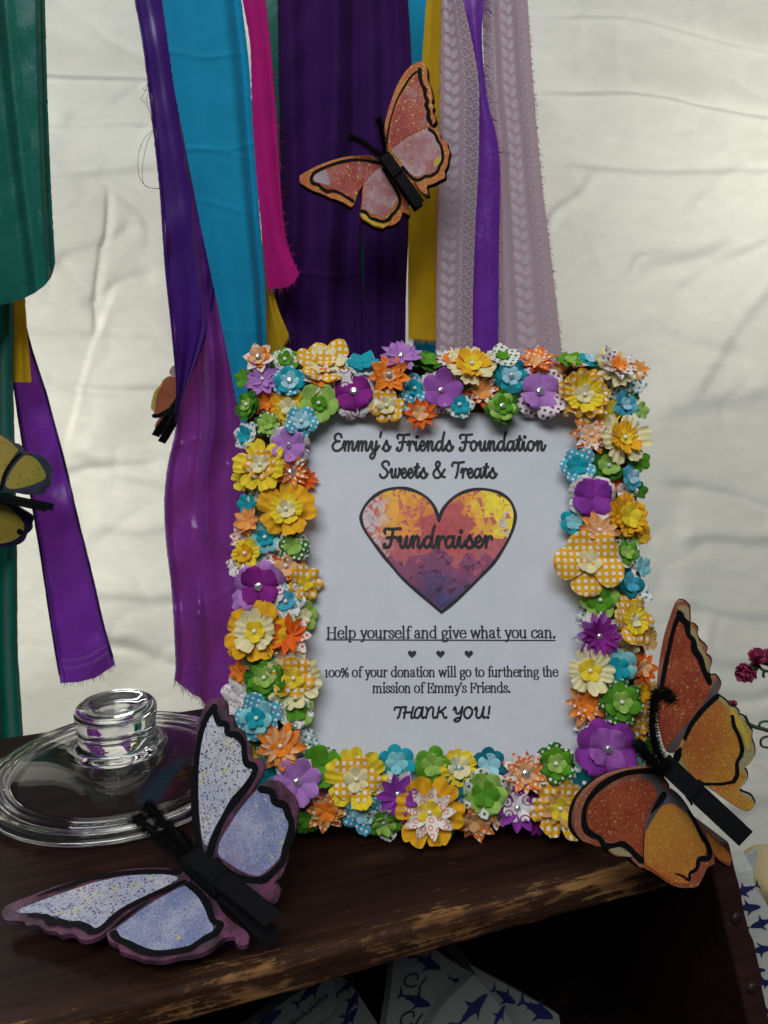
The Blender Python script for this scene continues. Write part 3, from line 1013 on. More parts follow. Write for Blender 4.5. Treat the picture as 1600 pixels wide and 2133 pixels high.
SERIF = {
 'a': (.9, [[(.13, .74), (.24, .94), (.45, .97), (.6, .8), (.62, .5), (.62, .15), (.7, .03), (.86, .06)], [(.62, .58), (.3, .5), (.09, .28), (.2, .03), (.42, .05), (.62, .25)]]),
 'c': (.82, [[(.74, .74), (.62, .94), (.42, .98), (.17, .82), (.08, .5), (.17, .16), (.42, .01), (.62, .06), (.77, .22)]]),
 'd': (1.05, [[(.76, .82), (.5, .98), (.2, .84), (.08, .5), (.2, .14), (.45, .01), (.76, .2)], st(.78, 1.5, 0), sf_(.6, .78, 1.48), sf_(.78, .98, .03)]),
 'e': (.9, [[(.1, .56), (.5, .56), (.82, .57)], [(.82, .57), (.72, .88), (.46, .98), (.2, .84), (.08, .5), (.2, .15), (.46, .01), (.68, .06), (.82, .22)]]),
 'f': (.62, [[(.78, 1.38), (.66, 1.5), (.46, 1.48), (.33, 1.2), (.32, .6), (.32, .0)], sf_(.08, .66, .95), sf_(.12, .56, .03)]),
 'g': (.92, [circ(.42, .64, .29, .33), [(.24, .36), (.15, .18), (.3, .06), (.62, .04), (.82, -.14), (.68, -.40), (.38, -.46), (.1, -.30), (.16, -.10), (.32, .04)], [(.64, .86), (.9, .94)]]),
 'h': (1.06, [st(.2, 1.5, 0), [(.22, .72), (.42, .93), (.62, .96), (.76, .75), (.77, .4), (.77, 0)], sf_(.02, .2, 1.48), sf_(.04, .38, .03), sf_(.6, .95, .03)]),
 'i': (.52, [st(.25, .97, 0), sf_(.05, .25, .94), sf_(.06, .46, .03), [(.23, 1.36), (.25, 1.42)]]),
 'k': (1.02, [st(.2, 1.5, 0), sf_(.02, .2, 1.48), sf_(.04, .38, .03), [(.75, .94), (.45, .62), (.24, .45)], [(.38, .58), (.6, .3), (.86, .02)], sf_(.6, .95, .94)]),
 'l': (.52, [st(.25, 1.5, 0), sf_(.05, .25, 1.48), sf_(.06, .46, .03)]),
 'm': (1.62, [st(.2, .97, 0), [(.22, .72), (.42, .93), (.6, .96), (.74, .75), (.75, .4), (.75, 0)], [(.77, .72), (.98, .93), (1.16, .96), (1.3, .75), (1.31, .4), (1.31, 0)], sf_(.02, .2, .94), sf_(.04, .38, .03), sf_(.6, .9, .03), sf_(1.15, 1.5, .03)]),
 'n': (1.06, [st(.2, .97, 0), [(.22, .72), (.42, .93), (.62, .96), (.76, .75), (.77, .4), (.77, 0)], sf_(.02, .2, .94), sf_(.04, .38, .03), sf_(.6, .95, .03)]),
 'o': (.96, [circ(.47, .5, .39, .49)]),
 'p': (1.04, [st(.2, .97, -.46), [(.22, .78), (.46, .97), (.76, .86), (.88, .5), (.76, .13), (.5, .01), (.22, .14)], sf_(.02, .2, .94), sf_(.04, .40, -.44)]),
 'r': (.76, [st(.2, .97, 0), [(.22, .66), (.38, .90), (.55, .97), (.68, .86)], sf_(.02, .2, .94), sf_(.04, .42, .03)]),
 's': (.76, [[(.62, .74), (.52, .93), (.32, .98), (.13, .84), (.2, .62), (.48, .46), (.64, .27), (.5, .05), (.28, .01), (.1, .1), (.08, .28)]]),
 't': (.64, [[(.3, 1.28), (.3, .7), (.3, .2), (.42, .03), (.62, .08)], sf_(.06, .6, .95)]),
 'u': (1.06, [[(.2, .95), (.2, .5), (.2, .22), (.36, .02), (.58, .07), (.76, .26)], st(.78, .97, 0), sf_(.02, .2, .94), sf_(.6, .78, .94), sf_(.78, .97, .03)]),
 'v': (.92, [[(.14, .94), (.3, .5), (.46, .02)], [(.46, .02), (.62, .5), (.78, .94)], sf_(.0, .32, .95), sf_(.64, .92, .95)]),
 'w': (1.36, [[(.14, .94), (.26, .5), (.4, .02)], [(.4, .02), (.54, .5), (.68, .94)], [(.68, .94), (.82, .5), (.96, .02)], [(.96, .02), (1.1, .5), (1.24, .94)], sf_(.0, .32, .95), sf_(1.08, 1.36, .95)]),
 'y': (.92, [[(.14, .94), (.3, .5), (.48, .04)], [(.8, .94), (.6, .4), (.42, -.2), (.26, -.44), (.08, -.40)], sf_(.0, .32, .95), sf_(.64, .94, .95)]),
 'H': (1.42, [st(.25, 1.36, 0), st(1.1, 1.36, 0), sf_(.25, 1.1, .7), sf_(.06, .44, 1.34), sf_(.9, 1.3, 1.34), sf_(.06, .44, .03), sf_(.9, 1.3, .03)]),
 'E': (1.16, [st(.25, 1.36, 0), sf_(.06, 1.0, 1.34), sf_(.06, 1.05, .03), sf_(.25, .75, .7), st(1.0, 1.34, 1.08), st(1.05, .28, .03), st(.76, .84, .56)]),
 'F': (1.1, [st(.25, 1.36, 0), sf_(.06, 1.0, 1.34), sf_(.06, .48, .03), sf_(.25, .75, .7), st(1.0, 1.34, 1.08), st(.76, .84, .56)]),
 '1': (.66, [st(.32, .98, 0), sf_(.1, .32, .93), sf_(.1, .55, .03)]),
 '0': (.98, [circ(.48, .5, .40, .48)]),
 '%': (1.3, [circ(.3, .95, .20, .3), circ(.98, .32, .20, .3), [(1.05, 1.3), (.64, .64), (.22, -.05)]]),
 '.': (.42, [[(.18, .06), (.2, .1)]]),
 "'": (.34, [[(.16, 1.46), (.2, 1.3), (.1, 1.1)]]),
 ' ': (.5, []),
}


def set_text(name, txt, font, x0, x1, ybase, xh, h, m, parent, wid, nib=False, to3f=None, shear=0.0, slope=0.0):
    """centre-line lettering laid from x0 to x1 in the sheet's own metres"""
    adv = sum(font[c][0] for c in txt)
    sx = (x1 - x0) / adv
    V, F = [], []
    pen = 0.0
    f3 = to3f or to_sheet(h)
    q = 0
    for ch in txt:
        a, strokes = font[ch]
        for s in strokes:
            P = [(x0 + (pen + p[0]) * sx + shear * p[1] * xh, ybase + p[1] * xh + slope * ((pen + p[0]) * sx)) for p in s]
            q += 1
            lift = (q % 9) * .000012
            if len(s) == 2 and math.hypot(s[0][0] - s[1][0], s[0][1] - s[1][1]) < .1:
                stroke(V, F, P, wid * xh * 1.45, f3, lift, 2)
            elif nib:
                stroke(V, F, P, lambda d: xh * (0.11 + (wid - 0.11) * abs(d[1]) ** 1.3), f3, lift, 4)
            else:
                stroke(V, F, P, wid * xh, f3, lift, 5)
        pen += a
    return mk(name, V, F, m, parent, world=False, smooth=False)


def line_px(txt, font, xa, xb, yb, xh_px, wid, nib=False, m=INK, name='lettering'):
    a, b = FL(xa, yb, PZP), FL(xb, yb, PZP)
    t = FL((xa + xb) / 2, yb - xh_px, PZP)
    c = FL((xa + xb) / 2, yb, PZP)
    return set_text(name, txt, font, a.x, b.x, c.y, t.y - c.y, 0.0, m, sheet, wid, nib)


line_px("Emmy's Friends Foundation", SCRIPT, 692, 1136, 938.5, 19.5, .275)
line_px("Sweets & Treats", SCRIPT, 791, 1034, 995, 19.0, .275)
line_px("Help yourself and give what you can.", SERIF, 680, 1158, 1329, 16.5, .235, True, INK2)
line_px("100% of your donation will go to furthering the", SERIF, 676, 1163, 1409.5, 14.4, .235, True, INK2)
line_px("mission of Emmy's Friends.", SERIF, 776, 1064, 1442.5, 14.4, .235, True, INK2)
line_px("THANK YOU!", SCRIPT, 820, 1022, 1495.5, 13.6, .34, False)
V, F = [], []
p, q = FL(680, 1332.5, PZP), FL(1156, 1334, PZP)
stroke(V, F, [(p.x, p.y), ((p.x + q.x) / 2, (p.y + q.y) / 2), (q.x, q.y)], .0009, to_sheet(.0001), 0, 3)
mk('underline', V, F, INK2, sheet, world=False, smooth=False)


def heart_pts(s=1.0, n=40):
    out = []
    for k in range(n):
        t = 2 * math.pi * k / n
        out.append((16 * math.sin(t) ** 3 * s, (13 * math.cos(t) - 5 * math.cos(2 * t) - 2 * math.cos(3 * t) - math.cos(4 * t)) * s))
    return out


for hx in (858.5, 917.5, 976.5):
    cc = FL(hx, 1362, PZP)
    V = [Vector((cc.x + x, cc.y + y, PZP + .0003)) for x, y in heart_pts(.0033 / 16 * .98)]
    mk('small_heart', V, [tuple(range(len(V)))[::-1]], INK2, sheet, world=False, smooth=False)

# the big heart: outline traced from the sheet, filled with printed facets
HZ = [(770, 575), (752, 512), (712, 452), (655, 412), (592, 389), (530, 383), (462, 394), (402, 424), (352, 470), (322, 520), (314, 562), (332, 620), (380, 692), (440, 772), (500, 845), (560, 914),
      (640, 985), (720, 1055), (785, 1110), (850, 1058), (930, 985), (1010, 905), (1090, 820), (1150, 730), (1195, 642), (1216, 560), (1208, 502), (1180, 452), (1132, 416), (1072, 396), (1000, 389), (930, 402), (872, 428), (822, 470), (786, 522)]
HP = [(640 + x / 2.807, 880 + y / 2.807) for x, y in HZ]
H2 = []
for part in (HP[0:19], HP[18:] + [HP[0]]):
    H2 += [tuple(p) for p in catmull(part, 3)][:-1]
HL = [FL(x, y, PZP) for x, y in H2]
V, F = [], []
for part in (HP[0:19], HP[18:] + [HP[0]]):
    L = [FL(x, y, PZP) for x, y in part]
    stroke(V, F, [(p.x, p.y) for p in L], [.0021 + .0006 * (k % 3 == 1) for k in range(len(L))], to_sheet(.00022 + .00002 * len(F) / 100), 0, 4)
mk('heart_outline', V, F, INK, sheet, world=False, smooth=False)


def heart_color(x, y, rnd):
    """printed colours by place in the photograph"""
    n1 = noise.noise(Vector((x / 42, y / 42, 1.0)))
    n2 = noise.noise(Vector((x / 16, y / 16, 6.0)))
    cx, cy = 925, 1110
    ang = math.atan2(y - cy, x - cx)
    rad = math.hypot(x - cx, (y - cy) * 1.05) / 150 + .16 * n1 + .12 * n2 + .12 * noise.noise(Vector((ang * 3.5, 2, 4)))
    rose = np.array((.48, .075, .085))
    pink = np.array((.60, .15, .12))
    orange = np.array((.82, .27, .045))
    amber = np.array((.88, .43, .05))
    yellow = np.array((.92, .70, .045))
    white = np.array((.62, .50, .50))
    mauve = np.array((.30, .075, .15))
    navy = np.array((.075, .060, .17))
    plum = np.array((.12, .035, .085))
    up = (cy - y) / 100.0
    yl = 1148 + .28 * abs(x - 912) + 34 * n1 + 26 * n2
    if y > yl:
        t = min(1, max(0, (y - yl) / 85 + .25 * n2))
        c = mauve * (1 - t) + (navy if rnd.random() < .55 + .3 * t else plum) * t
        if rnd.random() < .12:
            c = c * .5
    else:
        if rad < .42:
            c = rose * (1 - rad) + pink * rad
        elif up > -.1:
            t = min(1, (rad - .42) / .4)
            far = yellow if x > 960 else amber
            c = orange * (1 - t) + far * t
            if rnd.random() < .2:
                c = pink
        else:
            c = pink * .6 + mauve * .4
        if x < 815 + 25 * n2 and y > 1035:
            t = min(1, (825 - x) / 45)
            c = c * (1 - t) + (white if rnd.random() < .65 else pink) * t
        if x > 1040 + 10 * n2 and 1060 < y < 1120 and rnd.random() < .4:
            c = white
        if x > 1010 and y < 1070 and n1 > -.15:
            c = c * .35 + yellow * .65
    return np.clip(c * (0.86 + .28 * rnd.random()), 0, 1)


from mathutils.geometry import delaunay_2d_cdt
rh = random.Random(11)
pin = [Vector(p) for p in H2]
nb = len(pin)
pts2 = list(pin)
for k in range(1150):
    x, y = rh.uniform(752, 1074), rh.uniform(1016, 1276)
    pts2.append(Vector((x, y)))
res = delaunay_2d_cdt(pts2, [], [list(range(nb))], 1, 1e-4)
V = [FL(p.x, p.y, PZP) + Vector((0, 0, .00014)) for p in res[0]]
F = [tuple(f)[::-1] for f in res[2]]
hm = NT('printed_facets', .5, .3)
at = hm.n('ShaderNodeVertexColor', layer_name='print')
hm.color(at.outputs['Color'])
hh = mk('heart_print', V, F, hm.m, sheet, world=False, smooth=False)
ca_ = hh.data.color_attributes.new('print', 'FLOAT_COLOR', 'CORNER')
for pl in hh.data.polygons:
    cx = sum(res[0][hh.data.loops[i].vertex_index].x for i in pl.loop_indices) / pl.loop_total
    cy = sum(res[0][hh.data.loops[i].vertex_index].y for i in pl.loop_indices) / pl.loop_total
    cc = heart_color(cx, cy, rh)
    for i in pl.loop_indices:
        ca_.data[i].color = (*cc, 1)
wa, wb = FL(797, 1140, PZP), FL(1026, 1140, PZP)
wt = FL(900, 1117, PZP)
set_text('lettering', 'Fundraiser', SCRIPT, wa.x, wb.x, wa.y, wt.y - wa.y, .0005, INK, sheet, .26)

# ------------------------------------------------------------------ paper flowers glued round the frame
PC = {'O': (.88, .235, .020), 'OR': (.80, .13, .012), 'P': (.84, .46, .20), 'LO': (.86, .34, .085), 'Y': (.84, .62, .030), 'GD': (.80, .40, .012),
      'C': (.78, .70, .38), 'G': (.095, .30, .014), 'DG': (.040, .17, .010), 'LG': (.32, .52, .095), 'T': (.008, .33, .40), 'DT': (.004, .17, .21),
      'B': (.07, .40, .55), 'LB': (.36, .64, .72), 'LT': (.24, .58, .61), 'L': (.46, .20, .55), 'PU': (.26, .035, .33), 'MP': (.24, .014, .22),
      'VI': (.35, .10, .42), 'W': (.80, .76, .70), 'TN': (.62, .36, .12)}
PN = {'O': 'orange', 'OR': 'deep orange', 'P': 'peach', 'LO': 'light orange', 'Y': 'yellow', 'GD': 'golden', 'C': 'cream', 'G': 'green', 'DG': 'dark green', 'LG': 'lime',
      'T': 'teal', 'DT': 'dark teal', 'B': 'blue', 'LB': 'pale blue', 'LT': 'pale teal', 'L': 'lilac', 'PU': 'purple', 'MP': 'magenta purple', 'VI': 'violet', 'W': 'white', 'TN': 'tan'}
PATN = {'gin': 'gingham', 'bd': 'white dotted', 'sd': 'spotted', 'rg': 'ring patterned', 'sw': 'swirl printed', 'tx': 'script printed'}
WH = (.82, .80, .76)
_pm = {}


def petal_mat(code):
    if code in _pm:
        return _pm[code]
    cc, _, pat = code.partition('.')
    t = NT('paper_' + PN[cc].replace(' ', '_') + ('_' + PATN[pat[:2] if pat[:3] != 'gin' else 'gin'].replace(' ', '_') if pat else ''), .8, .25)
    col = PC[cc]
    n1 = t.noise(t.scale(160), 1.0, 4, .6)
    n2 = t.noise(t.scale(1500), 1.0, 3, .6)
    base = t.mix(t.rng(n1, .3, .7), tuple(c * .84 for c in col), tuple(min(1, c * 1.13) for c in col))
    if pat:
        X, Y, Z = t.sep(t.obj)
        if pat == 'gin':
            fx = t.math('FRACT', t.math('MULTIPLY', X, 200))
            fy = t.math('FRACT', t.math('MULTIPLY', Y, 200))
            msk = t.math('MULTIPLY', t.math('LESS_THAN', fx, .52), t.math('LESS_THAN', fy, .52))
            base = t.mix(t.math('MULTIPLY', msk, .92), base, WH)
        else:
            kind, tint = pat[:2], PC.get(pat[2:], (.3, .02, .12))
            if kind in ('bd', 'sd'):
                sc = 250 if kind == 'bd' else 230
                v = t.voro(t.scale(1.0, (0, 0, .4)), sc, .12, '2D')
                base = t.mix(t.math('LESS_THAN', v.outputs['Distance'], .27), base, WH if kind == 'bd' else tint)
            elif kind == 'rg':
                v = t.voro(t.obj, 180, .35, '2D')
                d = t.math('ABSOLUTE', t.math('SUBTRACT', v.outputs['Distance'], .27))
                base = t.mix(t.math('LESS_THAN', d, .06), base, tint)
            elif kind == 'sw':
                v = t.voro(t.obj, 95, .8, '2D')
                s = t.math('SINE', t.math('MULTIPLY', v.outputs['Distance'], 24.0))
                base = t.mix(t.math('MULTIPLY', t.math('GREATER_THAN', s, .55), t.math('LESS_THAN', v.outputs['Distance'], .5)), base, tint)
            elif kind == 'tx':
                row = t.math('FRACT', t.math('ADD', t.math('MULTIPLY', Y, 210), t.math('MULTIPLY', X, 90)))
                band = t.math('MULTIPLY', t.math('GREATER_THAN', row, .2), t.math('LESS_THAN', row, .62))
                nn = t.noise(t.scale((1500, 800, 1)), 1.0, 1)
                gap = t.noise(t.scale((110, 110, 1)), 1.0, 1)
                base = t.mix(t.math('MULTIPLY', t.math('MULTIPLY', band, t.math('GREATER_THAN', nn, .53)), t.math('GREATER_THAN', gap, .46)), base, tint)
    t.color(base)
    nr = t.bump(n2, .22, .0006)
    t.translucent(col, .14)
    _pm[code] = t.m
    return t.m


def petals(n, R_, shape, cup, rnd, squash=1.0):
    V, F = [], []
    NR, NS = 8, 8
    a0 = rnd.uniform(0, 2 * math.pi)
    if shape == 'h':
        a0 = math.pi / 4 + rnd.uniform(-.15, .15)
        NS = 10
    if shape == 'f':
        NS = 12
    for k in range(n):
        ang = a0 + 2 * math.pi * k / n + rnd.uniform(-.09, .09)
        rr = R_ * rnd.uniform(.93, 1.05)
        lift = (.045 if k % 2 else 0.0) * R_ + rnd.uniform(-.015, .02) * R_
        tilt = cup + rnd.uniform(-.14, .17)
        curl = rnd.uniform(-.05, .14)
        twist = rnd.uniform(-.12, .12)
        wave = rnd.uniform(0, 6.28)
        b = len(V)
        ca2, sa2 = math.cos(ang), math.sin(ang)
        for i in range(NR + 1):
            r = .04 + .96 * math.sin(math.pi / 2 * i / NR) if shape in 'rd' else .04 + .96 * i / NR
            for j in range(NS + 1):
                s = -1 + 2 * j / NS
                if shape == 'r':
                    W = {4: .56, 5: .47, 6: .40, 7: .35, 8: .31}.get(n, .3)
                    c0 = .62
                    hw = W * (.30 + .70 * min(1, r / c0) ** .9) if r < c0 else W * math.sqrt(max(0, 1 - ((r - c0) / (1 - c0)) ** 2))
                    x, y = rr * r, rr * hw * s
                    z = rr * (tilt * r ** 1.3 + curl * r ** 3 - .16 * r * s * s * (1 - r * .4) + .05 * math.exp(-(s / .22) ** 2) * r * (1 - r))
                elif shape == 'd':
                    W = {6: .34, 7: .30, 8: .27, 9: .24, 10: .21, 12: .175}.get(n, .2)
                    hw = W * math.sin(math.pi * min(1.0, .10 + .90 * r ** .95)) ** .75 + .002
                    if r < .3:
                        hw = max(hw, W * .8)
                    x, y = rr * r, rr * hw * s
                    z = rr * (tilt * r ** 1.2 + curl * r ** 3 + .085 * abs(s) * math.sin(math.pi * min(r, .97)))
                elif shape == 'f':
                    W = {4: .66, 5: .545, 6: .435, 7: .37, 8: .33}.get(n, .42)
                    hw = W * (.22 + .78 * r ** .75)
                    edge = 1 - .17 * s * s + .035 * math.cos(5.0 * s + wave) - .07 * math.exp(-(s / .12) ** 2)
                    x, y = rr * r * (1 - (1 - edge) * r), rr * hw * s * (1 - .16 * r ** 5 * s * s)
                    z = rr * (tilt * r ** 1.3 + curl * r ** 3 + .045 * r * math.cos(9.5 * s + wave) - .05 * r * s * s + .03 * r ** 4 * math.sin(4 * s + wave * 2))
                else:  # hydrangea-like petals with a shallow notch and veins
                    W = .60
                    hw = W * (.20 + .80 * min(1, r / .62) ** .9) * (1 if r < .68 else math.sqrt(max(0, 1 - .72 * ((r - .68) / .32) ** 2)))
                    x = rr * r * (1 - .07 * math.exp(-(s / .22) ** 2) * r ** 3 - .05 * s * s)
                    y = rr * hw * s
                    z = rr * (tilt * r ** 1.4 + curl * r ** 3 - .30 * r * s ** 4 - .06 * r * s * s + .016 * r * math.cos(13 * s) - .05 * math.exp(-(s / .10) ** 2) * r * (1 - .5 * r)) + .05 * rr * (k % 2) * r
                z += rr * twist * s * r * r * .8 + lift + rr * .075 * r * noise.noise(Vector((x * 150, y * 150, k * 7.3 + wave)))
                V.append((x * ca2 - y * sa2, x * sa2 + y * ca2, z))
        for i in range(NR):
            for j in range(NS):
                a = b + i * (NS + 1) + j
                F.append((a, a + 1, a + NS + 2, a + NS + 1))
    return V, F


pearl = plain('pearl', (.80, .74, .68), .16, .6, var=.04)
pearl.node_tree.nodes['Principled BSDF'].inputs['Coat Weight'].default_value = .6
gemm = bpy.data.materials.new('clear_gem')
gemm.use_nodes = True
g_ = gemm.node_tree.nodes['Principled BSDF']
g_.inputs['Base Color'].default_value = (.82, .82, .84, 1)
g_.inputs['Metallic'].default_value = .85
g_.inputs['Roughness'].default_value = .08


def bead(r, kind):
    V, F = [], []
    if kind == 'p':
        rings = [(math.cos(a) * r, math.sin(a) * r) for a in (-.5, -.1, .3, .7, 1.1, 1.4)]
        seg = 12
    else:
        rings = [(r, 0), (r, .25 * r), (.78 * r, .55 * r), (.42 * r, .72 * r)]
        seg = 8
    for k, (q, z) in enumerate(rings):
        for s in range(seg):
            a = 2 * math.pi * (s + (.5 if k % 2 and kind != 'p' else 0)) / seg
            V.append((q * math.cos(a), q * math.sin(a), z))
    for k in range(len(rings) - 1):
        for s in range(seg):
            a, b2 = k * seg + s, k * seg + (s + 1) % seg
            F.append((a, b2, b2 + seg, a + seg))
    F.append(tuple((len(rings) - 1) * seg + s for s in range(seg)))
    return V, F


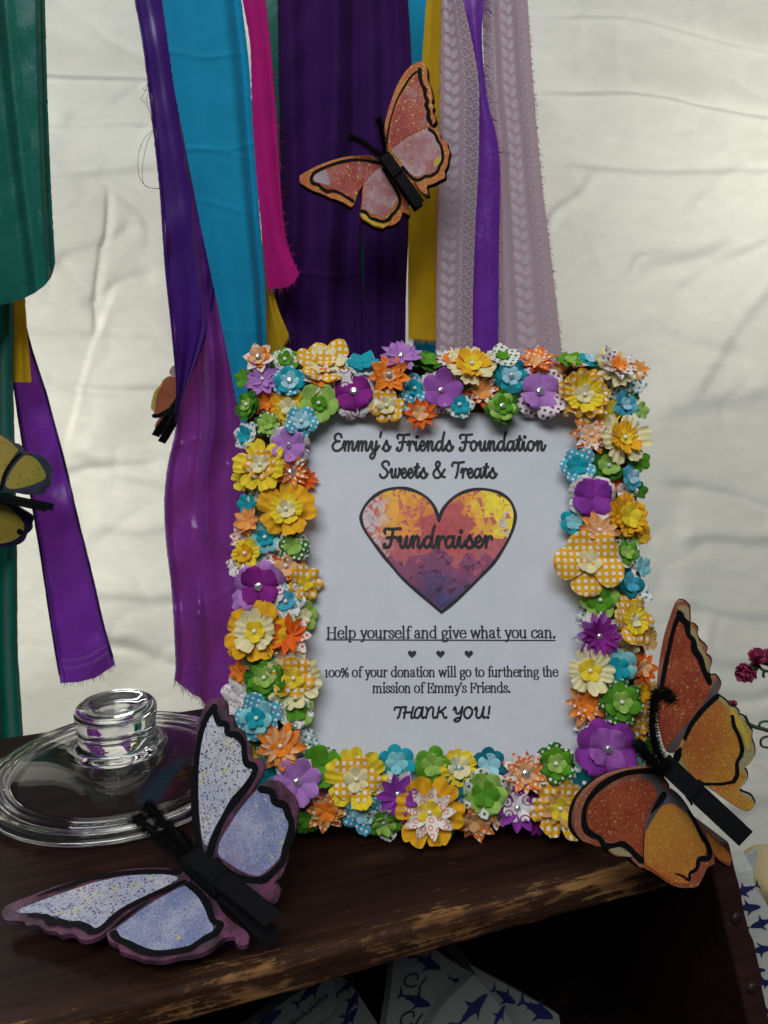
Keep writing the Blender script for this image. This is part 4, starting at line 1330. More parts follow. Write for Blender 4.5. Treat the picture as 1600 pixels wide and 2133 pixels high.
# x, y (photograph), layers "shape+count colour radius", centre (p pearl, g gem, G large gem, - none), lift mm, optional tilt (x, y)
FLOWERS = [
 (541, 746, 'd6 W.rgO 37|r5 O 25|r5 P 19', 'g', 5), (594, 752, 'r6 G 34|r5 W.rgDG 28|r5 G 17', 'p', 2), (677, 756, 'r6 GD.gin 62|f6 C 42|r5 GD.gin 24', '-', 3, (0, .55)),
 (668, 790, 'd12 W.sdOR 38|r5 O 22', 'p', 7), (757, 760, 'r6 W.sdT 40|r6 T 35', '-', 2, (0, .8)), (835, 745, 'd10 L 48|d8 L 33', 'g', 5, (0, .5)),
 (889, 755, 'f6 DG 36|r5 G 27', '-', 2, (.1, .8)), (938, 750, 'd12 W.sdOR 36|r5 O 19', 'p', 3, (-.1, .5)), (548, 792, 'd8 L 41|d8 L 24', 'p', 4),
 (604, 796, 'r6 B.bd 38|r6 T 34|r5 LB 20', 'g', 5), (520, 845, 'f6 DG 35|r6 G 27|r5 LG 15', 'p', 4, (-.8, 0)), (556, 838, 'd9 O.bd 36|d8 O 24', '-', 1),
 (601, 850, 'f5 GD 40|f5 Y 28|r5 C 20', '-', 4), (665, 841, 'r5 LG 45|r5 G 18', 'p', 7), (738, 818, 'h4 W.swMP 56|h4 MP 42', 'G', 5),
 (812, 784, 'd9 O 47|d9 O 33|r5 P 15', 'g', 8), (864, 811, 'r5 B.bd 35|r5 T 18', 'p', 4), (918, 815, 'h4 W.swMP 50|r5 VI 44', 'g', 4),
 (806, 846, 'r6 GD.gin 39|r5 C 20', 'p', 7), (875, 863, 'd10 OR 37|r5 P 17', '-', 6), (957, 845, 'r6 W.sdT 32|r6 T 21', 'p', 6),
 (558, 884, 'r6 DG.bd 29|r6 LG 24|r5 LG 13', '-', 5), (627, 879, 'r5 B.bd 36|r5 LB 19', 'p', 8), (513, 906, 'r6 W.sdT 33|r5 T 19', '-', 3, (-.6, 0)),
 (603, 929, 'h4 W.swMP 46|r6 L 40', 'g', 5), (545, 970, 'f6 Y 58|r8 GD.gin 35|r5 C 21', 'p', 7), (605, 984, 'd10 O 40|d12 O.bd 36', 'G', 4, (.3, 0)),
 (596, 1062, 'f5 GD 62|f5 Y 35|r5 C 20', 'p', 8), (517, 1086, 'd8 LO 32|r6 LO 22', '-', 5, (-.4, 0)),
 (982, 763, 'f6 C 54|f6 GD 40|r5 Y 21', 'p', 6, (0, .4)), (1065, 786, 'r5 DT 41|r6 T 34|r5 LB 21', 'g', 5), (1048, 744, 'r5 W.sdDG 38|r5 G 16', '-', 3, (0, .8)),
 (1119, 756, 'd8 OR 42|d9 O.bd 36|r5 P 14', '-', 4, (0, .6)), (1186, 756, 'd8 OR.bd 36|r6 G 31|r5 LG 15', '-', 3, (0, .8)), (1230, 751, 'r6 T 28|r5 LB 17', '-', 3, (.1, .8)),
 (1281, 767, 'f7 C 52|d8 W.sdMP 46|d9 P 30|r5 O 17', '-', 5, (.35, .35)), (1003, 815, 'd8 OR 40|d10 W.sdOR 34|r6 LO 22', '-', 4), (1045, 849, 'r7 DG 39|r6 LG 32|r6 G 21', 'g', 7),
 (1124, 817, 'h4 W.sdMP 60|h4 L 44', 'G', 6), (1215, 826, 'f7 GD.gin 61|f6 GD.gin 52|f6 Y 40|r5 C 21', 'p', 8), (1301, 842, 'r6 B 31|r5 LB 15', '-', 4, (.5, 0)),
 (1231, 908, 'd9 O.bd 46|d10 W.sdOR 37|r6 P 21', 'p', 6), (1297, 914, 'f6 C 59|f6 GD 37|r5 Y 17', 'p', 7, (.3, 0)), (1203, 970, 'r5 B.bd 40|r5 T 22', '-', 6),
 (1267, 970, 'r4 DG 36|r5 LG 24', 'p', 5), (1315, 995, 'r6 B 29|r5 LB 17', '-', 4, (.5, 0)), (1234, 1038, 'h4 W.txMP 52|h4 PU 45', '-', 7),
 (1196, 1086, 'r6 T 30|r5 LT 19', '-', 4, (-.3, 0)), (1247, 1106, 'd10 LO 46|d9 P 33', 'p', 8), (1306, 1075, 'f6 GD 49|f5 GD 38|r5 Y 27', '-', 5, (.35, 0)),
 (1228, 1172, 'r5 GD.gin 72|r5 C 25', '-', 11), (1304, 1150, 'r6 W.sdDG 33|r6 G 27|r5 LG 15', '-', 4, (.25, 0)), (1311, 1214, 'r5 DT 34|r5 B 21', '-', 3, (.35, 0)),
 (1249, 1250, 'r6 LG 40|r5 G 27', 'p', 7), (1317, 1292, 'r6 GD.gin 56|f5 Y 33|r5 C 15', '-', 5, (.45, 0)), (1244, 1325, 'd10 W.txMP 53|d10 VI 51|d12 MP 39', 'g', 8),
 (1228, 1397, 'f6 C 47|r5 Y 24', 'p', 10), (1286, 1392, 'r6 LT 42|r6 T 25', '-', 7), (1338, 1392, 'd9 OR 38|r5 P 19', '-', 3, (.7, 0)),
 (1292, 1463, 'r7 DG.bd 47|r6 G 39|r5 LG 22', 'p', 9), (1219, 1466, 'd10 LO 45|d10 O.bd 35|r6 O 21', '-', 5), (1336, 1442, 'f6 TN 40|r5 GD 20', '-', 2, (.6, 0)),
 (1334, 1502, 'f6 GD.gin 38|r5 GD.gin 24', '-', 3, (.5, 0)), (1264, 1560, 'h4 W.txMP 56|h4 PU 62|h4 VI 42', 'G', 9), (1156, 1590, 'r6 DG.bd 41|r6 G 33|r5 LG 20', 'p', 6),
 (1215, 1630, 'r6 W.sdT 38|f6 DT 27', 'p', 5), (513, 1153, 'f6 Y 35|r5 GD 20', 'p', 6, (-.35, 0)), (553, 1120, 'r5 LT 37|r6 T 19', 'p', 4),
 (611, 1138, 'r5 W.sdDG 36|r6 DG.bd 34|r5 LG 20', '-', 6), (541, 1222, 'h4 W.swMP 58|h4 L 55|h4 MP 43', 'G', 7), (596, 1180, 'd8 OR.bd 33|r4 P 23', 'p', 5),
 (635, 1213, 'r7 GD.gin 40|r5 Y 17', '-', 5, (.5, 0)), (595, 1253, 'r7 W.rgT 41|r4 B 21', 'p', 7), (632, 1283, 'r6 LG 34|r5 C 16', '-', 4, (.4, 0)),
 (533, 1316, 'f5 GD 63|f5 C 44|r5 Y 23', 'p', 9), (602, 1322, 'd8 W.sdOR 50|d10 OR 43', '-', 7), (575, 1364, 'd9 OR.bd 38|r4 P 22', 'G', 5),
 (501, 1402, 'd7 O 28|r5 O 17', '-', 4, (-.6, 0)), (552, 1411, 'f7 DG 45|r6 G 36|r5 LG 22', 'p', 8), (613, 1412, 'f6 C 60|r6 GD.gin 44|r5 Y 23', 'p', 7),
 (505, 1444, 'r6 W.txMP 47|r5 W.txMP 28', '-', 2, (-.4, 0)), (538, 1496, 'r5 B.bd 50|r6 LT 37|r5 T 22', 'p', 7), (616, 1480, 'r6 LG 39|r6 W.rgDG 36|r5 G 22', '-', 6),
 (585, 1554, 'd9 O 51|d12 P 38|r4 O 20', 'p', 9), (631, 1545, 'r6 W.sdT 31|r5 W.sdT 18', '-', 3, (.4, 0)), (620, 1627, 'd8 W.txMP 52|r7 L 48', 'G', 8),
 (670, 1593, 'r6 W.sdDG 41|r4 G 41', '-', 5), (743, 1622, 'f6 Y 62|r5 GD.gin 48|r5 C 26', 'p', 8), (680, 1688, 'd8 O.bd 42|d9 TN 30|r6 O 22', '-', 5, (0, -.3)),
 (755, 1690, 'r6 B.bd 48|r6 LB 24', '-', 6, (0, -.35)), (640, 1702, 'f6 DG 31|r6 G 19', '-', 3, (-.2, -.3)), (800, 1713, 'r5 W.sdDG 40|r6 G 34|r6 LG 23', '-', 5, (0, -.5)),
 (826, 1588, 'r6 T 38|r5 LT 23', '-', 6), (829, 1654, 'd7 W.txMP 48|d9 PU 43', 'g', 8), (900, 1594, 'r6 G 38|r5 LG 23', '-', 6), (955, 1598, 'f5 Y 38|r5 C 23', 'p', 7),
 (1019, 1592, 'r6 DT 35|r5 LB 23', '-', 5), (1094, 1609, 'd10 W.sdOR 48|d9 O.bd 40|r5 P 21', 'G', 7), (895, 1690, 'f6 GD 69|d9 W.rgOR 53|r5 Y 24', 'p', 10),
 (955, 1640, 'r5 B.bd 46|r6 DT 21', '-', 6), (1009, 1652, 'r6 W.sdDG 48|r6 LG 42|r5 G 27', '-', 8), (990, 1709, 'd8 O.bd 44|r4 P 23', '-', 4, (0, -.5)),
 (1077, 1683, 'd9 PU 46|r7 W.swMP 30', 'g', 7), (1165, 1682, 'f6 GD.gin 60|d9 TN 36|r5 Y 23', 'p', 7), (1148, 1634, 'f6 W.swMP 34|f5 W.swMP 22', '-', 3),
]
FILL = [(515, 1050, 'r6 T 24', (-.5, 0)), (1283, 1012, 'd7 OR 20', (.2, 0)), (1316, 822, 'r5 DG.bd 24', (.5, 0)), (1336, 855, 'r5 LG 20', (.5, 0)), (1352, 1562, 'r5 G 22', (.5, 0)),
        (562, 1616, 'r6 T 28', (0, 0)), (1322, 1545, 'r6 LT 24', (.3, 0)), (575, 1115, 'r5 LT 24', (0, 0)), (1285, 1238, 'r6 W.rgDG 30', (0, 0)), (1330, 1020, 'r6 DG 22', (.4, 0)),
        (655, 1660, 'd8 OR.bd 26', (0, 0)), (870, 1640, 'r5 GD 30', (0, 0)), (1130, 1660, 'd8 PU 26', (0, 0)), (1245, 1625, 'd7 OR 26', (0, 0)), (1340, 1110, 'r5 GD 24', (.5, 0)), (1250, 775, 'r6 LG 26', (0, .3)), (1160, 775, 'd8 P 24', (0, .2)), (1265, 1330, 'r6 GD.gin 30', (0, 0)), (505, 1250, 'r6 L 26', (-.5, 0)), (500, 1350, 'f6 GD 26', (-.5, 0)), (1310, 1345, 'r6 C 24', (.3, 0)), (720, 1690, 'r6 DG 28', (0, -.2)), (930, 1720, 'r5 T 24', (0, -.4)), (1120, 1715, 'd8 MP 24', (0, -.4)), (860, 1720, 'f5 GD 26', (0, -.4)), (600, 1690, 'd8 L 26', (-.2, -.2)), (1205, 1680, 'r6 DG 24', (.2, -.2)), (1275, 1600, 'f5 Y 30', (0, 0)), (1300, 1620, 'r5 W.txMP 30', (0, 0)),
        (498, 1180, 'r6 W.sw 26', (-.4, 0)), (1270, 1180, 'r5 GD.gin 30', (0, 0)), (700, 765, 'r6 W.sdT 34', (0, .2)), (775, 830, 'r5 W.sw 26', (0, 0)), (1350, 1330, 'f5 TN 26', (.7, 0)), (1338, 1180, 'r5 LT 22', (.6, 0)),
        (510, 1575, 'f5 GD 30', (-.3, 0)), (545, 1650, 'r5 T 26', (0, 0)), (520, 1530, 'f5 DG 30', (-.4, 0)), (505, 1000, 'f5 Y 24', (-.5, 0)), (640, 1000, 'd8 OR 24', (.4, 0)), (580, 775, 'r6 T 26', (0, 0)), (1190, 1150, 'r5 LT 20', (0, 0))]
rf = random.Random(21)
SPX = (FL(921, 1230, FZ) - FL(920, 1230, FZ)).length


def spec(s):
    out = []
    for l in s.split('|'):
        a, c, r = l.split()
        out.append((a[0], int(a[1:]), c, float(r)))
    return out


SHN = {'r': 'round petalled', 'd': 'pointed petalled', 'f': 'ruffled', 'h': 'four petalled'}
for fx in FLOWERS:
    x, y, s, cen, lift = fx[:5]
    tl = fx[5] if len(fx) > 5 else (max(0, (x - 1290) / 130) - max(0, (560 - x) / 130), 0)
    L = spec(s)
    z = FZ + .003 + lift * .0013
    p = FL(x, y, z)
    nrm = Vector((tl[0] + rf.uniform(-.10, .10), tl[1] + rf.uniform(-.10, .10), 1)).normalized()
    q = Vector((0, 0, 1)).rotation_difference(nrm)
    par = None
    k0 = 0.0
    for i, (sh, n, cc, r) in enumerate(L):
        cup = (.10, .20, .30, .34)[i] if i < len(L) - 1 or i == 0 else .26 + .05 * i
        if sh == 'h':
            cup *= .5
        V, F = petals(n, r * SPX * 1.0, sh, cup, rf)
        if i == 0:
            o = mk('paper_flower', V, F, petal_mat(cc), frame, world=False)
            o.location = p
            o.rotation_mode = 'QUATERNION'
            o.rotation_quaternion = q
            par = o
            pc = cc.partition('.')
            nm = PN[pc[0]] + ((' ' + PATN[pc[2] if pc[2] == 'gin' else pc[2][:2]]) if pc[2] else '')
            inner = PN[L[-1][2].partition('.')[0]]
            if len(L) > 1:
                mid = '' if len(L) < 3 else PN[L[1][2].partition('.')[0]] + ' and '
                o['label'] = '%s %s paper flower with %s%s centre' % (nm, SHN[sh], mid if not mid.startswith(inner + ' ') else '', inner)
        else:
            o = mk('inner_petals', V, F, petal_mat(cc), par, world=False)
            k0 += max(.0010, r * SPX * .10)
            o.location = (rf.uniform(-.0006, .0006), rf.uniform(-.0006, .0006), k0)
    if cen != '-':
        r = {'p': .0017, 'g': .0024, 'G': .0033}[cen]
        V, F = bead(r, cen)
        o = mk('pearl' if cen == 'p' else 'gem', V, F, pearl if cen == 'p' else gemm, par, world=False, smooth=(cen == 'p'))
        o.location = (0, 0, k0 + .0016)
    elif L[-1][3] > 10:
        V, F = bead(.0007, 'p')
# small flowers tucked behind, one part; more of them wherever bare moulding would show
rg = random.Random(77)
cand = ['r6 W.rgDG', 'r6 W.sdT', 'd8 W.sdOR', 'r5 W.txMP', 'r6 LG', 'f6 C', 'r5 LT', 'd8 LO', 'r6 W.sdDG', 'f5 Y', 'r5 L', 'r6 G']
occ = [(f[0], f[1], max(l[3] for l in spec(f[2])) * .86) for f in FLOWERS] + [(f[0], f[1], 22) for f in FILL]
for k in range(5000):
    side = rg.random()
    if side < .25:
        x, y = rg.uniform(515, 1325), rg.uniform(752, 850)
    elif side < .5:
        x, y = rg.uniform(515, 1325), rg.uniform(1598, 1710)
    elif side < .75:
        x, y = rg.uniform(503, 625), rg.uniform(760, 1700)
    else:
        x, y = rg.uniform(1215, 1338), rg.uniform(770, 1690)
    if all(math.hypot(x - a, y - b) > r + 2 for a, b, r in occ):
        FILL.append((x, y, rg.choice(cand) + ' %d' % rg.randint(24, 29), (0, 0)))
        occ.append((x, y, 17))
# (drawn as one mesh)
V, F, fm, ms = [], [], [], []
for x, y, s, tl in FILL:
    for (sh, n, cc, r) in spec(s):
        v, f = petals(n, r * SPX, sh, .14, rf)
        nrm = Vector((tl[0], tl[1], 1)).normalized()
        M = Matrix.LocRotScale(FL(x, y, FZ + .004), Vector((0, 0, 1)).rotation_difference(nrm), None)
        b = len(V)
        V += [M @ Vector(a) for a in v]
        F += [tuple(b + i for i in a) for a in f]
        m = petal_mat(cc)
        if m not in ms:
            ms.append(m)
        fm += [ms.index(m)] * len(f)
o = mk('tucked_in_flowers', V, F, ms, frame, world=False, fm=fm)
o['kind'] = 'stuff'

# ------------------------------------------------------------------ painted clothespin butterflies
BLK = plain('black_paint', (.0065, .0065, .007), .6, .05, .2, 900)
FUZZ = plain('black_chenille', (.006, .006, .006), .95, .1)


def speck(name, c1, c2, c3=None, dots=(), gdir=None, gr=(0, 1), blotch=40, mistk=1.0):
    """sprayed paint: two or three blended colours, then spatter: dots = (colour, scale, radius, share)"""
    t = NT(name, .62, .35)
    n1 = t.noise(t.scale(blotch), 1.0, 4, .6)
    f = t.rng(n1, .32, .68)
    if gdir is not None:
        X, Y, Z = t.sep(t.obj)
        g = t.math('ADD', t.math('ADD', t.math('MULTIPLY', X, gdir[0]), t.math('MULTIPLY', Y, gdir[1])), t.math('MULTIPLY', Z, gdir[2]))
        f = t.math('ADD', t.math('MULTIPLY', f, .35), t.math('MULTIPLY', t.rng(g, gr[0], gr[1]), .65))
    mist = t.noise(t.scale(1300), 1.0, 3, .75)
    f = t.rng(t.math('ADD', f, t.math('MULTIPLY', t.math('SUBTRACT', mist, .5), 1.7 * mistk)), .25, .75)
    c = t.mix(f, c1, c2)
    if c3:
        n3 = t.noise(t.scale(blotch * .8, (1, 2, 0)), 1.0, 4, .6)
        c = t.mix(t.rng(t.math('ADD', n3, t.math('MULTIPLY', t.math('SUBTRACT', mist, .5), .5)), .50, .66), c, c3)
    wv = t.noise(t.scale(500), 1.0, 2)
    for i, (dc, sc, rad, share) in enumerate(dots):
        v = t.voro(t.scale(1.0, (i * .7, i * 1.1, i * .3)), sc)
        r, g2, b2 = t.sep(v.outputs['Color'])
        rr = t.math('MULTIPLY', t.rng(g2, 0, 1, rad * .45, rad), t.rng(wv, .3, .7, .75, 1.25))
        m = t.math('MULTIPLY', t.math('LESS_THAN', v.outputs['Distance'], rr), t.math('LESS_THAN', r, share))
        c = t.mix(t.math('MULTIPLY', m, .88), c, dc)
    t.color(c)
    t.bump(mist, .15, .0005)
    return t.m


class Plane:
    """a wing's own plane, through o, facing the camera side"""

    def __init__(self, o, n):
        self.o = Vector(o)
        n = Vector(n).normalized()
        if n.dot(CAMP - self.o) < 0:
            n = -n
        self.n = n
        self.x = Vector((1, 0, 0)) - n * n.x
        if self.x.length < .2:
            self.x = Vector((0, 1, 0)) - n * n.y
        self.x.normalize()
        self.y = n.cross(self.x)

    def uv(self, px, py):
        p = PP(px, py, self.o, self.n) - self.o
        return (p.dot(self.x), p.dot(self.y))

    def to3(self, x, y, h=0):
        # sheet foam is never dead flat
        h2 = .0016 * noise.noise(Vector((x * 22, y * 22, self.o.x * 50)))
        return self.o + self.x * x + self.y * y + self.n * (h + h2)


def slab(pl, P, h0, h1, V, F, k=3, sub=True):
    P = [tuple(q) for q in catmull(P, k, True)] if k > 1 else P
    n = len(P)
    res = delaunay_2d_cdt([Vector(p) for p in P] + ([Vector(p) for p in grid_in(P)] if sub else []), [], [list(range(n))], 1, 1e-7)
    b = len(V)
    N = len(res[0])
    V += [pl.to3(p.x, p.y, h1) for p in res[0]]
    V += [pl.to3(p.x, p.y, h0) for p in res[0]]
    ed = {}
    for f in res[2]:
        F.append(tuple(b + i for i in f))
        F.append(tuple(b + N + i for i in f)[::-1])
        for i in range(len(f)):
            e = (f[i], f[(i + 1) % len(f)])
            if (e[1], e[0]) in ed:
                del ed[(e[1], e[0])]
            else:
                ed[e] = 1
    for i, j in ed:
        F.append((b + i, b + N + i, b + N + j, b + j))


def grid_in(P, step=.006):
    xs, ys = [p[0] for p in P], [p[1] for p in P]
    out = []
    x = min(xs) + step * .5
    while x < max(xs):
        y = min(ys) + step * .5
        while y < max(ys):
            if inside(P, x, y, step * .3):
                out.append((x, y))
            y += step
        x += step
    return out


def inside(P, x, y, tol=0.0):
    c = False
    n = len(P)
    for i in range(n):
        x0, y0 = P[i]
        x1, y1 = P[i - 1]
        if tol and math.hypot((x0 + x1) / 2 - x, (y0 + y1) / 2 - y) < tol:
            return False
        if (y0 > y) != (y1 > y) and x < (x1 - x0) * (y - y0) / (y1 - y0) + x0:
            c = not c
    return c


def wing(parent, name, pl, conv, outline, rim, panels, strokes, under=None, thick=.0032):
    """outline / panels / strokes are traced in zoom coordinates; conv turns them into photograph pixels"""
    def uv(p):
        return pl.uv(*conv(*p))
    O = [uv(p) for p in outline]
    V, F = [], []
    slab(pl, O, -thick, 0, V, F)
    o = mk(name, V, F, rim, parent, smooth=False)
    if under:
        V, F = [], []
        slab(pl, [uv((p[0] + under[0], p[1] + under[1])) for p in outline], -thick * 2.1, -thick - .0002, V, F)
        mk('black_under_layer', V, F, BLK, o, smooth=False)
    for i, (m, P) in enumerate(panels):
        V, F = [], []
        slab(pl, [uv(p) for p in P], .00012 + .00008 * i, .00042 + .00008 * i, V, F)
        mk('painted_panel', V, F, m, o, smooth=False)
    if strokes:
        V, F = [], []
        sc = math.dist(uv((500, 500)), uv((600, 500))) / 100
        rs = random.Random(len(strokes) * 7 + len(outline))
        for i, (P, wd) in enumerate(strokes):
            q = [uv(p) for p in P]
            ws = [w * sc for w in wd] if isinstance(wd, (list, tuple)) else [wd * sc * rs.uniform(.8, 1.2) for _ in q]
            stroke(V, F, q, ws, pl.to3, .0008 + .00006 * i, 5)
        mk('black_outline', V, F, BLK, o, smooth=False)
    return o


def clothespin(parent, head, tail, up, wd=.0098, th=.0062):
    """two wooden arms and a spring; head is the jaw end"""
    ax = (Vector(tail) - Vector(head))
    L = ax.length
    ax.normalize()
    up = Vector(up)
    up = (up - ax * up.dot(ax)).normalized()
    sd = up.cross(ax)
    M = Matrix((ax, sd, up)).transposed().to_4x4()
    M.translation = Vector(head)
    for s in (1, -1):
        V, F = [], []
        # side profile from jaw to tail (distance along, outer height, inner height)
        pr = [(0, .0048, .0006), (.03, .0056, .0004), (.30, .0060, .0004), (.385, .0061, .0004), (.40, .0044, .0004), (.425, .0044, .0004), (.44, .0061, .0008), (.60, .0062, .0022), (.86, .0060, .0044), (1.0, .0052, .0050)]
        op = [(x * L, (a + x * .0032) * s, (b + x * .0032) * s) for x, a, b in pr]
        for x, a, b in op:
            for y in (-wd / 2, wd / 2):
                V += [M @ Vector((x, y, a)), M @ Vector((x, y, b))]
        for i in range(len(op) - 1):
            a, b = 4 * i, 4 * i + 4
            F += [(a, a + 2, b + 2, b), (a + 1, b + 1, b + 3, a + 3), (a, b, b + 1, a + 1), (a + 2, a + 3, b + 3, b + 2)]
        F += [(0, 1, 3, 2), tuple(4 * (len(op) - 1) + k for k in (0, 2, 3, 1))]
        bevel(mk('clothespin_arm', V, F, BLK, parent, smooth=False), .0006, 2)
    V, F = [], []
    pts = []
    for k in range(36):
        a = 2 * math.pi * k / 9
        pts.append(M @ Vector((.41 * L + .0032 * math.cos(a), -wd * .62 + wd * 1.24 * k / 35, .0036 * math.sin(a))))
    tube(V, F, pts, .0007, 6, 2)
    mk('spring', V, F, BLK, parent)


def antenna(parent, pts, r=.0030, n=900, seed=1):
    V, F = [], []
    tube(V, F, pts, r * .46, 9, 5)
    P = [Vector(p) for p in catmull(pts, 12)]
    rnd = random.Random(seed)
    for k in range(n):
        i = rnd.randrange(len(P) - 1)
        p = P[i] + (P[i + 1] - P[i]) * rnd.random()
        t = (P[i + 1] - P[i]).normalized()
        d = Vector((rnd.gauss(0, 1), rnd.gauss(0, 1), rnd.gauss(0, 1)))
        d = (d - t * d.dot(t) * .75).normalized()
        e = p + d * r * rnd.uniform(1.05, 1.75) + Vector((0, 0, -.0002))
        s = t.cross(d) * .00022
        if s.length < 1e-6:
            continue
        b = len(V)
        V += [p + s, p - s, (p + e) / 2 + d.cross(s) * .8 + s * .7, e]
        F += [(b, b + 1, b + 3), (b, b + 2, b + 3)]
    mk('antenna', V, F, FUZZ, parent, smooth=False)


GRPB = 'clothespin butterflies'
YD, YD2 = (.62, .42, .05), (.55, .48, .10)

# --- 1. orange and pink butterfly clipped high on the ribbons
c1 = lambda x, y: (600 + x / 4.444, 110 + y / 4.444)
C1 = PY(*c1(1010, 1130), .892)
b1 = thing('butterfly', 'small orange and pink butterfly clipped high on the hanging fabric strips', 'butterfly', C1, GRPB)
RIM1 = speck('orange_rim', (.46, .10, .020), (.52, .17, .025), None, [((.62, .44, .08), 420, .45, .5)])
RED1 = speck('red_spatter', (.30, .030, .024), (.40, .075, .055), (.40, .20, .19), [((.62, .36, .06), 640, .44, .42), ((.62, .42, .08), 300, .36, .22)])
PNK1 = speck('pink_white_spatter', (.44, .26, .27), (.36, .12, .12), (.52, .40, .40), [((.32, .035, .04), 520, .42, .22), ((.6, .46, .08), 300, .34, .10)])
YEL1 = speck('yellow_rim', (.58, .42, .03), (.5, .34, .03), None, [((.1, .08, .02), 700, .3, .2)])
plr, pll = Plane(C1, (-.22, -1, .12)), Plane(C1, (.16, -1, .16))
wing(b1, 'forewing', plr, c1, [(905, 920), (885, 850), (890, 720), (910, 600), (945, 480), (990, 350), (1050, 230), (1110, 150), (1170, 100), (1220, 82), (1260, 100), (1285, 150), (1288, 240), (1312, 300), (1325, 350), (1338, 420), (1328, 460), (1348, 500), (1335, 540), (1358, 590), (1366, 635), (1330, 670), (1310, 690), (1200, 730), (1080, 800), (1000, 950)], RIM1,
     [(RED1, [(1210, 205), (1150, 250), (1090, 330), (1030, 450), (985, 570), (955, 700), (940, 830), (1000, 870), (1080, 790), (1200, 725), (1300, 680), (1312, 640), (1270, 560), (1250, 470), (1235, 390), (1222, 300)])],
     [([(915, 840), (930, 730), (960, 590), (1010, 440), (1080, 310), (1140, 220), (1190, 178), (1222, 165)], 15), ([(1220, 160), (1226, 240), (1245, 300), (1268, 345), (1270, 400), (1292, 445), (1280, 490), (1302, 540), (1300, 600), (1325, 655)], 34)], (14, 10))
wing(b1, 'hindwing', plr, c1, [(960, 900), (1080, 790), (1200, 730), (1310, 690), (1365, 705), (1402, 745), (1418, 795), (1468, 822), (1478, 870), (1495, 915), (1482, 970), (1472, 1040), (1448, 1090), (1450, 1150), (1400, 1178), (1335, 1212), (1285, 1228), (1290, 1280), (1298, 1312), (1268, 1320), (1220, 1290), (1170, 1230), (1110, 1160), (1030, 1060)], RIM1,
     [(PNK1, [(960, 910), (1080, 805), (1200, 742), (1305, 700), (1350, 740), (1375, 800), (1400, 860), (1420, 920), (1420, 990), (1390, 1040), (1370, 1090), (1330, 1115), (1270, 1120), (1210, 1145), (1150, 1130), (1090, 1070), (1030, 990)]),
      (YEL1, [(1350, 1000), (1385, 965), (1418, 970), (1415, 1010), (1385, 1045), (1355, 1050)])],
     [([(1308, 708), (1360, 750), (1385, 810), (1412, 850), (1430, 920), (1430, 990), (1400, 1050), (1380, 1100), (1320, 1138), (1270, 1142), (1220, 1172), (1170, 1170), (1120, 1130), (1060, 1060)], 24), ([(1170, 1200), (1220, 1275), (1270, 1312), (1298, 1305), (1292, 1260)], 10)], (12, 8))
wing(b1, 'forewing', pll, c1, [(870, 1040), (800, 965), (740, 945), (640, 950), (520, 965), (400, 1000), (290, 1040), (190, 1090), (120, 1130), (107, 1165), (115, 1200), (160, 1230), (230, 1270), (310, 1300), (390, 1340), (450, 1360), (520, 1390), (580, 1428), (612, 1400), (640, 1320), (690, 1225), (750, 1155), (830, 1090)], RIM1,
     [(RED1, [(840, 1040), (740, 1012), (640, 1010), (520, 1030), (420, 1060), (320, 1090), (250, 1130), (232, 1170), (250, 1200), (310, 1215), (360, 1250), (440, 1270), (520, 1310), (600, 1350), (640, 1310), (690, 1225), (760, 1145), (820, 1085)]),
      (speck('grey_white_tip', (.30, .24, .25), (.42, .36, .37)), [(340, 1095), (255, 1132), (238, 1170), (300, 1205), (385, 1225), (372, 1150)])],
     [([(850, 1025), (760, 1006), (640, 990), (520, 1005), (400, 1040), (300, 1080), (240, 1115), (215, 1160), (225, 1200), (280, 1222), (310, 1250), (360, 1282), (410, 1280), (470, 1297), (530, 1332), (600, 1375)], 26)], (4, 14))
wing(b1, 'hindwing', pll, c1, [(880, 1050), (780, 1115), (705, 1200), (692, 1240), (682, 1400), (665, 1490), (690, 1540), (740, 1572), (800, 1608), (840, 1613), (880, 1625), (920, 1600), (980, 1588), (1040, 1540), (1060, 1472), (1092, 1482), (1130, 1500), (1130, 1440), (1100, 1370), (1050, 1290), (1000, 1220), (940, 1130)], RIM1,
     [(PNK1, [(860, 1065), (780, 1125), (715, 1205), (702, 1300), (690, 1440), (740, 1460), (780, 1500), (830, 1500), (880, 1530), (920, 1490), (960, 1450), (990, 1390), (1010, 1350), (990, 1280), (940, 1190), (890, 1110)]),
      (YEL1, [(676, 1490), (720, 1505), (760, 1545), (810, 1568), (870, 1588), (940, 1570), (925, 1592), (880, 1618), (840, 1606), (800, 1600), (742, 1566), (695, 1535)])],
     [([(880, 1080), (930, 1160), (1000, 1270), (1032, 1340), (1030, 1400), (1000, 1460), (960, 1500), (930, 1540), (870, 1560), (810, 1542), (760, 1530), (722, 1482), (680, 1470)], 28)], (6, 16))
clothespin(b1, PY(*c1(888, 955), .884), PY(*c1(1218, 1425), .880), (0, -1, .15), .0115)
antenna(b1, [PY(*c1(905, 960), .886), PY(*c1(888, 830), .880), (PY(*c1(862, 700), .874)), PY(*c1(822, 598), .868)], .0040, 900, 3)
antenna(b1, [PY(*c1(870, 965), .886), PY(*c1(760, 880), .880), PY(*c1(660, 815), .876), PY(*c1(560, 785), .870)], .0040, 900, 4)

